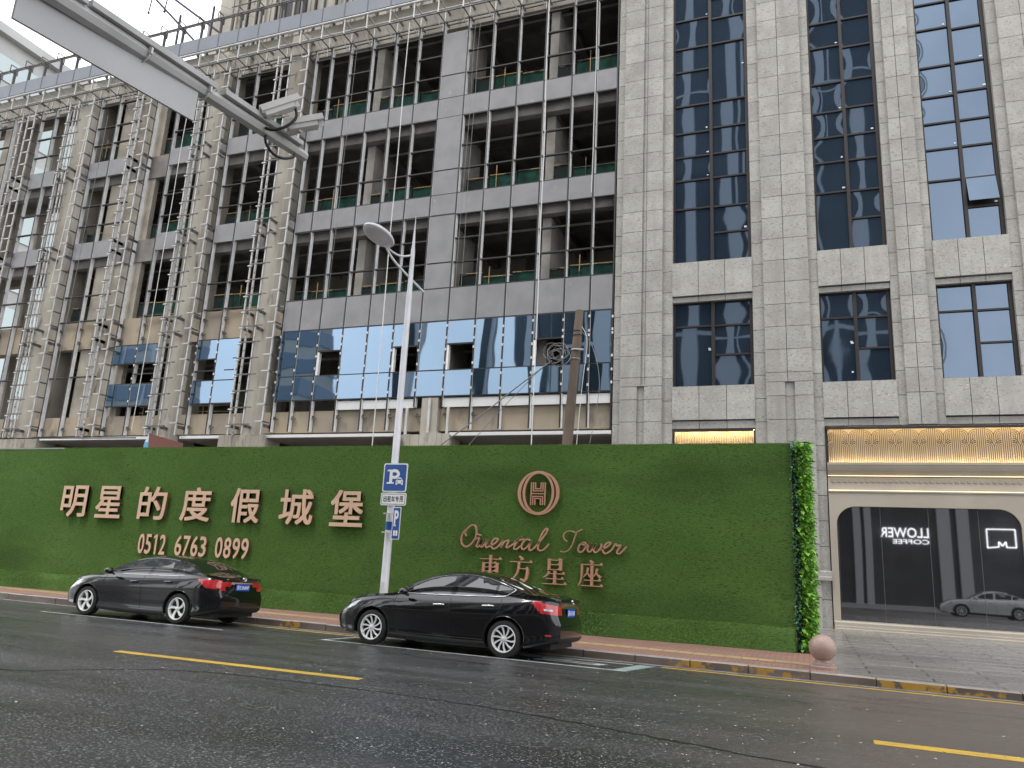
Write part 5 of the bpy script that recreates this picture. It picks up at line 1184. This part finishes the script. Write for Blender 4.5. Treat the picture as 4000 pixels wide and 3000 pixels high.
# ------------------------------------------------------------------ gantry arm with sign board and cameras
ga = thing('camera_gantry', 'grey gantry arm reaching over the road from the upper left, carrying two cameras', 'gantry', (-5.9, -2.2, -.07))
def ap(y): return Vector((-5.42 + .023 * (y - 3.0) * 1.6, y, 5.74 + .098 * (y - 3.0)))
MB().tube([ap(-2.2), ap(.5), ap(3), ap(5.0), ap(6.60)], [.095, .088, .080, .070, .060], 8).build('arm_tube', GANTRY, ga, smooth=20)
MB().lathe([(.2, 0), (.2, .03), (.13, .04), (.10, 5.6)], 16, (ap(-2.2).x, -2.2, -.07)).build('post', GANTRY, ga, smooth=30)
for y0, y1 in ((.4, 2.0), (2.03, 3.72), (3.75, 5.12), (5.24, 6.45)):
    p, q = ap(y0) + Vector((.05, 0, .095)), ap(y1) + Vector((.05, 0, .085)); MB().bar(p, q, .09, .06).build('cable_tray', GANTRY, ga, bevel=.006)
for y in (2.6, 3.3, 4.35, 5.05):
    p = ap(y); MB().tube([p + Vector((.086 * math.cos(a), 0, .086 * math.sin(a))) for a in [2 * math.pi * k / 16 for k in range(16)]], .009, 6, True).build('clamp_band', GALV, ga)
    MB().bar(p + Vector((.09, 0, -.02)), p + Vector((.09, 0, .04)), .03, .02).build('clamp_bolt', GALV, ga)
sb = thing('sign_board', 'blank grey back of a long sign board hung under the gantry arm', 'sign board', (-5.38, 4.1, 5.5))
def bp(y, z): a = ap(y); return (a.x + .02, y, z)
zb_ = lambda y: 5.43 + .083 * (y - 3.29)
v = []
for dx in (-.012, .012):
    for y, z in ((1.4, zb_(1.4)), (4.97, zb_(4.97)), (4.97, zb_(4.97) + .345), (1.4, zb_(1.4) + .345)): q = bp(y, z); v.append((q[0] + dx, q[1], q[2]))
# the board ends at the left where the photograph shows its raw edge
v = [(x, max(y, 3.27), z if y > 2 else z + .083 * 1.87) for x, y, z in v]
MB().raw(v, [(0, 3, 2, 1), (4, 5, 6, 7), (0, 1, 5, 4), (1, 2, 6, 5), (2, 3, 7, 6), (3, 0, 4, 7)]).build('panel', BOARD, sb)
for y in (3.6, 4.15, 4.75): MB().bar(bp(y, zb_(y) + .33), ap(y) + Vector((0, 0, -.03)), .05, .02).build('hanger', GALV, sb)
def cctv(label, A, B, rollv, drop):
    A, B = Vector(A), Vector(B); d = (B - A).normalized(); s_ = d.cross(Vector(rollv)).normalized(); u = s_.cross(d)
    t = thing('surveillance_camera', label, 'camera', tuple(A), 'surveillance cameras on the gantry arm')
    P = lambda a, b_, c: tuple(A + d * a + s_ * b_ + u * c); Ln = (B - A).length
    def ext(poly, a0, a1): return MB().prism(poly, lambda b_, c, a: P(a, b_, c), a0, a1)
    ext([(-.055, -.05), (.055, -.05), (.062, .02), (.045, .055), (-.045, .055), (-.062, .02)], 0, Ln * .9).build('housing', CCTVW, t, bevel=.006)
    ext([(-.078, .0), (-.070, .0), (-.066, .062), (.066, .062), (.070, .0), (.078, .0), (.073, .072), (-.073, .072)], -.02, Ln * 1.12).build('sunshield', CCTVW, t)
    ext([(-.04, -.035), (.04, -.035), (.04, .04), (-.04, .04)], Ln * .9, Ln * .905 + .004).build('lens_window', BLACK, t)
    MB().bar(P(Ln * .35, 0, -.05), tuple(ap(drop) + Vector((.03, 0, .08))), .05, .035).build('bracket', CCTVW, t)
    return t
cctv('white surveillance camera on the gantry, upper of the pair, pointing up and away', (-5.22, 5.78, 6.13), (-4.98, 5.98, 6.34), (0, 0, 1), 5.75)
cctv('white surveillance camera on the gantry, lower of the pair, with its dark lens facing right', (-5.12, 6.07, 6.12), (-4.84, 6.24, 6.24), (0, 0, 1), 6.2)
tag(MB().tube(smooth_path([(-4.99, 5.98, 6.29), (-4.98, 6.0, 6.18), (-5.05, 5.95, 6.06), (-5.16, 5.88, 5.99), (-5.24, 5.85, 6.01)], 7), .016, 8).build('camera_cable', BLACK, smooth=60), 'short black cable curving from the upper camera down to the gantry arm', 'cable')
tag(MB().tube(smooth_path([(-5.29, 5.92, 5.99), (-5.30, 5.96, 5.90), (-5.29, 6.08, 5.84), (-5.27, 6.22, 5.86), (-5.25, 6.35, 5.94), (-5.25, 6.38, 6.0)], 7), .016, 8).build('camera_cable', BLACK, smooth=60), 'black cable hanging in a loop beneath the tip of the gantry arm', 'cable')

# ------------------------------------------------------------------ utility pole, wires, ropes
up = thing('utility_pole', 'weathered brown concrete utility pole leaning behind the hoarding', 'utility pole', (-6.33, 20, .1))
PC = mk('pole_concrete', (.165, .125, .095), .85, col2=(.11, .085, .065), ns=3, st=(1, 1, .3), bump=.3, bs=30)
pb, pt = Vector((-6.33, 20, .1)), Vector((-5.80, 20, 8.74))
MB().tube([pb, pb.lerp(pt, .5), pt], [.175, .15, .115], 20).build('shaft', PC, up, smooth=40)
for f_, m_, r_ in ((.93, BLACK, .132), (.915, BLACK, .132), (.865, WHITEP, .14), (.835, GALV, .138)):
    c = pb.lerp(pt, f_); MB().tube([c + Vector((r_ * math.cos(a), r_ * math.sin(a), .01 * math.sin(a))) for a in [2 * math.pi * k / 20 for k in range(20)]], .018 if m_ == WHITEP else .010, 6, True).build('band', m_, up)
c = pb.lerp(pt, .865); MB().bar(c + Vector((.05, -.14, -.01)), c + Vector((.26, -.16, -.04)), .05).build('hook', GALV, up)
co = MB(); g = random.Random(2); cc = Vector((-6.42, 19.8, 7.42))
for k in range(8):
    r_ = g.uniform(.17, .31); ox, oz = g.uniform(-.16, .16), g.uniform(-.12, .12); a0 = g.uniform(0, 6)
    co.tube([cc + Vector((ox + r_ * math.cos(a), g.uniform(-.02, .02) + .05 * math.sin(a * 2 + a0), oz + r_ * .85 * math.sin(a))) for a in [2 * math.pi * q / 28 for q in range(28)]], .009, 5, True)
tag(co.build('cable_coil', ROPED, smooth=60), 'tangled coil of dark cable hung on the leaning utility pole', 'cable coil')
def wire(name, label, pts, r, mat, cat='cable', n=8): return tag(MB().tube(smooth_path(pts, n), r, 6).build(name, mat, smooth=60), label, cat)
wire('overhead_cable', 'thick dark cable sagging from the coil on the utility pole down left behind the hoarding', [(-6.5, 19.8, 7.25), (-7.6, 19.8, 6.45), (-8.8, 19.8, 5.55), (-10.6, 19.8, 4.3)], .018, ROPED)
wire('overhead_cable', 'thin dark cable below the thick one, running from the utility pole to the hoarding', [(-6.7, 19.9, 7.2), (-7.9, 19.9, 6.0), (-9.2, 19.9, 4.6), (-9.8, 19.9, 4.0)], .009, ROPED)
wire('drop_cable', 'pale cable hanging slack from the hook of the utility pole', [(-5.66, 19.8, 8.2), (-5.5, 19.8, 7.7), (-5.62, 19.8, 6.3), (-5.75, 19.8, 4.2)], .010, ROPE)
wire('drop_cable', 'grey cable bowing out to the right of the utility pole', [(-5.7, 19.8, 8.1), (-5.35, 19.8, 7.6), (-5.12, 19.8, 6.6), (-5.25, 19.8, 5.4), (-5.5, 19.8, 4.2)], .009, ROPED)
RP = [('thick white rope hanging down the facade just left of the lamp head', -16.02, 26.1, 25.3, -15.92, 4.6, .024, ROPE), ('white rope hanging from the cornice two bays left of the stone tower', -9.32, 26.1, 25.2, -9.22, 4.6, .022, ROPE),
      ('white rope hanging just left of the stone tower edge', -7.28, 26.3, 26.5, -7.30, 15.8, .016, ROPE), ('thin grey rope nearest the grey panel column on its right', -12.86, 26.5, 25.4, -12.95, 12.4, .009, ROPED),
      ('second thin grey rope right of the grey panel column', -12.66, 26.5, 25.4, -12.72, 12.4, .009, ROPED), ('thin grey rope in the second opening right of the grey panel column', -11.98, 26.5, 25.4, -12.05, 11.5, .010, ROPED),
      ('thin grey rope left of the wide interior column on the upper floors', -19.15, 26.5, 25.4, -19.25, 12.5, .009, ROPED), ('second thin grey rope beside the one left of the wide interior column', -18.98, 26.5, 25.4, -19.08, 12.5, .009, ROPED),
      ('white rope hanging in front of the bay left of the second ladder frame', -28.72, 26.4, 24.4, -28.95, 6.7, .018, ROPE), ('white rope hanging over the ladder frame left of the block infill', -35.55, 26.3, 24.6, -36.0, 14.0, .018, ROPE),
      ('grey chain rope hanging in the narrow bay left of the block infill', -34.75, 26.7, 24.2, -34.9, 9.4, .014, ROPED)]
for lb, xa, ya, za, xb, zb2, r_, mt in RP:
    g = random.Random(int(xa * 100)); pts = [(xa + (xb - xa) * k / 6 + g.uniform(-.03, .03), ya, za + (zb2 - za) * k / 6) for k in range(7)]
    wire('hanging_rope', lb, pts, r_, mt, 'rope', 4)
# roof davits
DV = mk('davit_steel', (.045, .045, .07), .6, metal=.3)
for lb, x0, tipx, tipz in (('left of two slanting dark roof davits with a pulley block against the sky', -31.6, -33.9, 32.2), ('right of two slanting dark roof davits, crossing the parapet rail', -29.2, -32.7, 32.0)):
    t = thing('roof_davit', lb, 'davit', (x0, 28.2, 28.1)); tp = Vector((tipx, 27.4, tipz))
    MB().bar((x0 + 1.2, 29.2, 28.4), tp, .10).build('boom', DV, t); MB().bar((x0 - .6, 28.0, 27.3), (x0 - .6, 28.0, 31.0), .09).build('mast', DV, t)
    b = MB(); b.lathe([(.02, 0), (.07, .03), (.07, .1), (.02, .14)], 12, (tp.x - .1, tp.y, tp.z - 1.15)); b.bar(tp, (tp.x - .1, tp.y, tp.z - 1.0), .05); b.build('pulley_block', DV, t)
    for k in range(3): MB().tube([(tp.x - .1, tp.y, tp.z - 1.1), (tp.x - .5 + .35 * k, 26.9, 28.2)], .008, 4).build('cable', ROPED, t)
    MB().tube(smooth_path([tuple(tp), (tp.x + 1.6, 28, tp.z - .15), (tp.x + 4.4, 29.5, tp.z - .9)], 5), .012, 4).build('stay_wire', ROPED, t)
# red roof sheet behind the hoarding
rc = thing('red_canopy', 'dark red pitched roof sheet with a pale blue gable end just above the hoarding', 'canopy', (-26.5, 24.5, 4))
k_ = 24.5 / 26
P = lambda x, z, y=24.5: (x * k_ * y / 24.5, y, 1.62 + (z - 1.62) * k_ * y / 24.5)
MB().raw([P(-27.45, 6.50), P(-25.4, 6.02), P(-25.4, 3.2), P(-26.9, 3.2), P(-27.45, 6.50, 24.9), P(-25.4, 6.02, 26.4), P(-25.4, 3.2, 26.4), P(-26.9, 3.2, 24.9)],
         [(0, 3, 2, 1), (4, 5, 6, 7), (0, 1, 5, 4), (3, 7, 6, 2), (1, 2, 6, 5), (0, 4, 7, 3)]).build('roof_sheet', mk('rust_red', (.16, .045, .032), .6, col2=(.12, .04, .03), ns=2), rc)
MB().raw([P(-27.47, 6.50), P(-26.92, 3.2), P(-27.62, 3.2), P(-27.66, 6.0), P(-27.47, 6.5, 24.6), P(-26.92, 3.2, 24.6), P(-27.62, 3.2, 24.6), P(-27.66, 6.0, 24.6)], [(0, 3, 2, 1), (4, 5, 6, 7), (0, 1, 5, 4), (1, 2, 6, 5), (2, 3, 7, 6), (3, 0, 4, 7)]).build('gable', mk('pale_blue_sheet', (.50, .58, .62), .5, col2=(.10, .30, .44), ns=1.6, lo=.5, hi=.54, nd=1), rc)
wire('site_rail_cable', 'black cable strung level along the building base above the hoarding at the left', [(-38, 26.0, 6.36), (-33, 26.0, 6.33), (-28.2, 26.0, 6.30)], .03, BLACK)
# far scaffolds glimpsed through the open floors at the left
sf = thing('rear_scaffold', 'pale tube scaffold glimpsed through the open floors at the far left', 'scaffold', (-52, 44, 0))
for x in range(-62, -42, 2): MB().tube([(x, 43.5, 0), (x, 43.5, 27)], .05, 6).build('standard', GALV, sf)
for z in range(2, 27, 2): MB().tube([(-63, 43.4, z), (-42, 43.4, z)], .045, 6).build('ledger', GALV, sf)
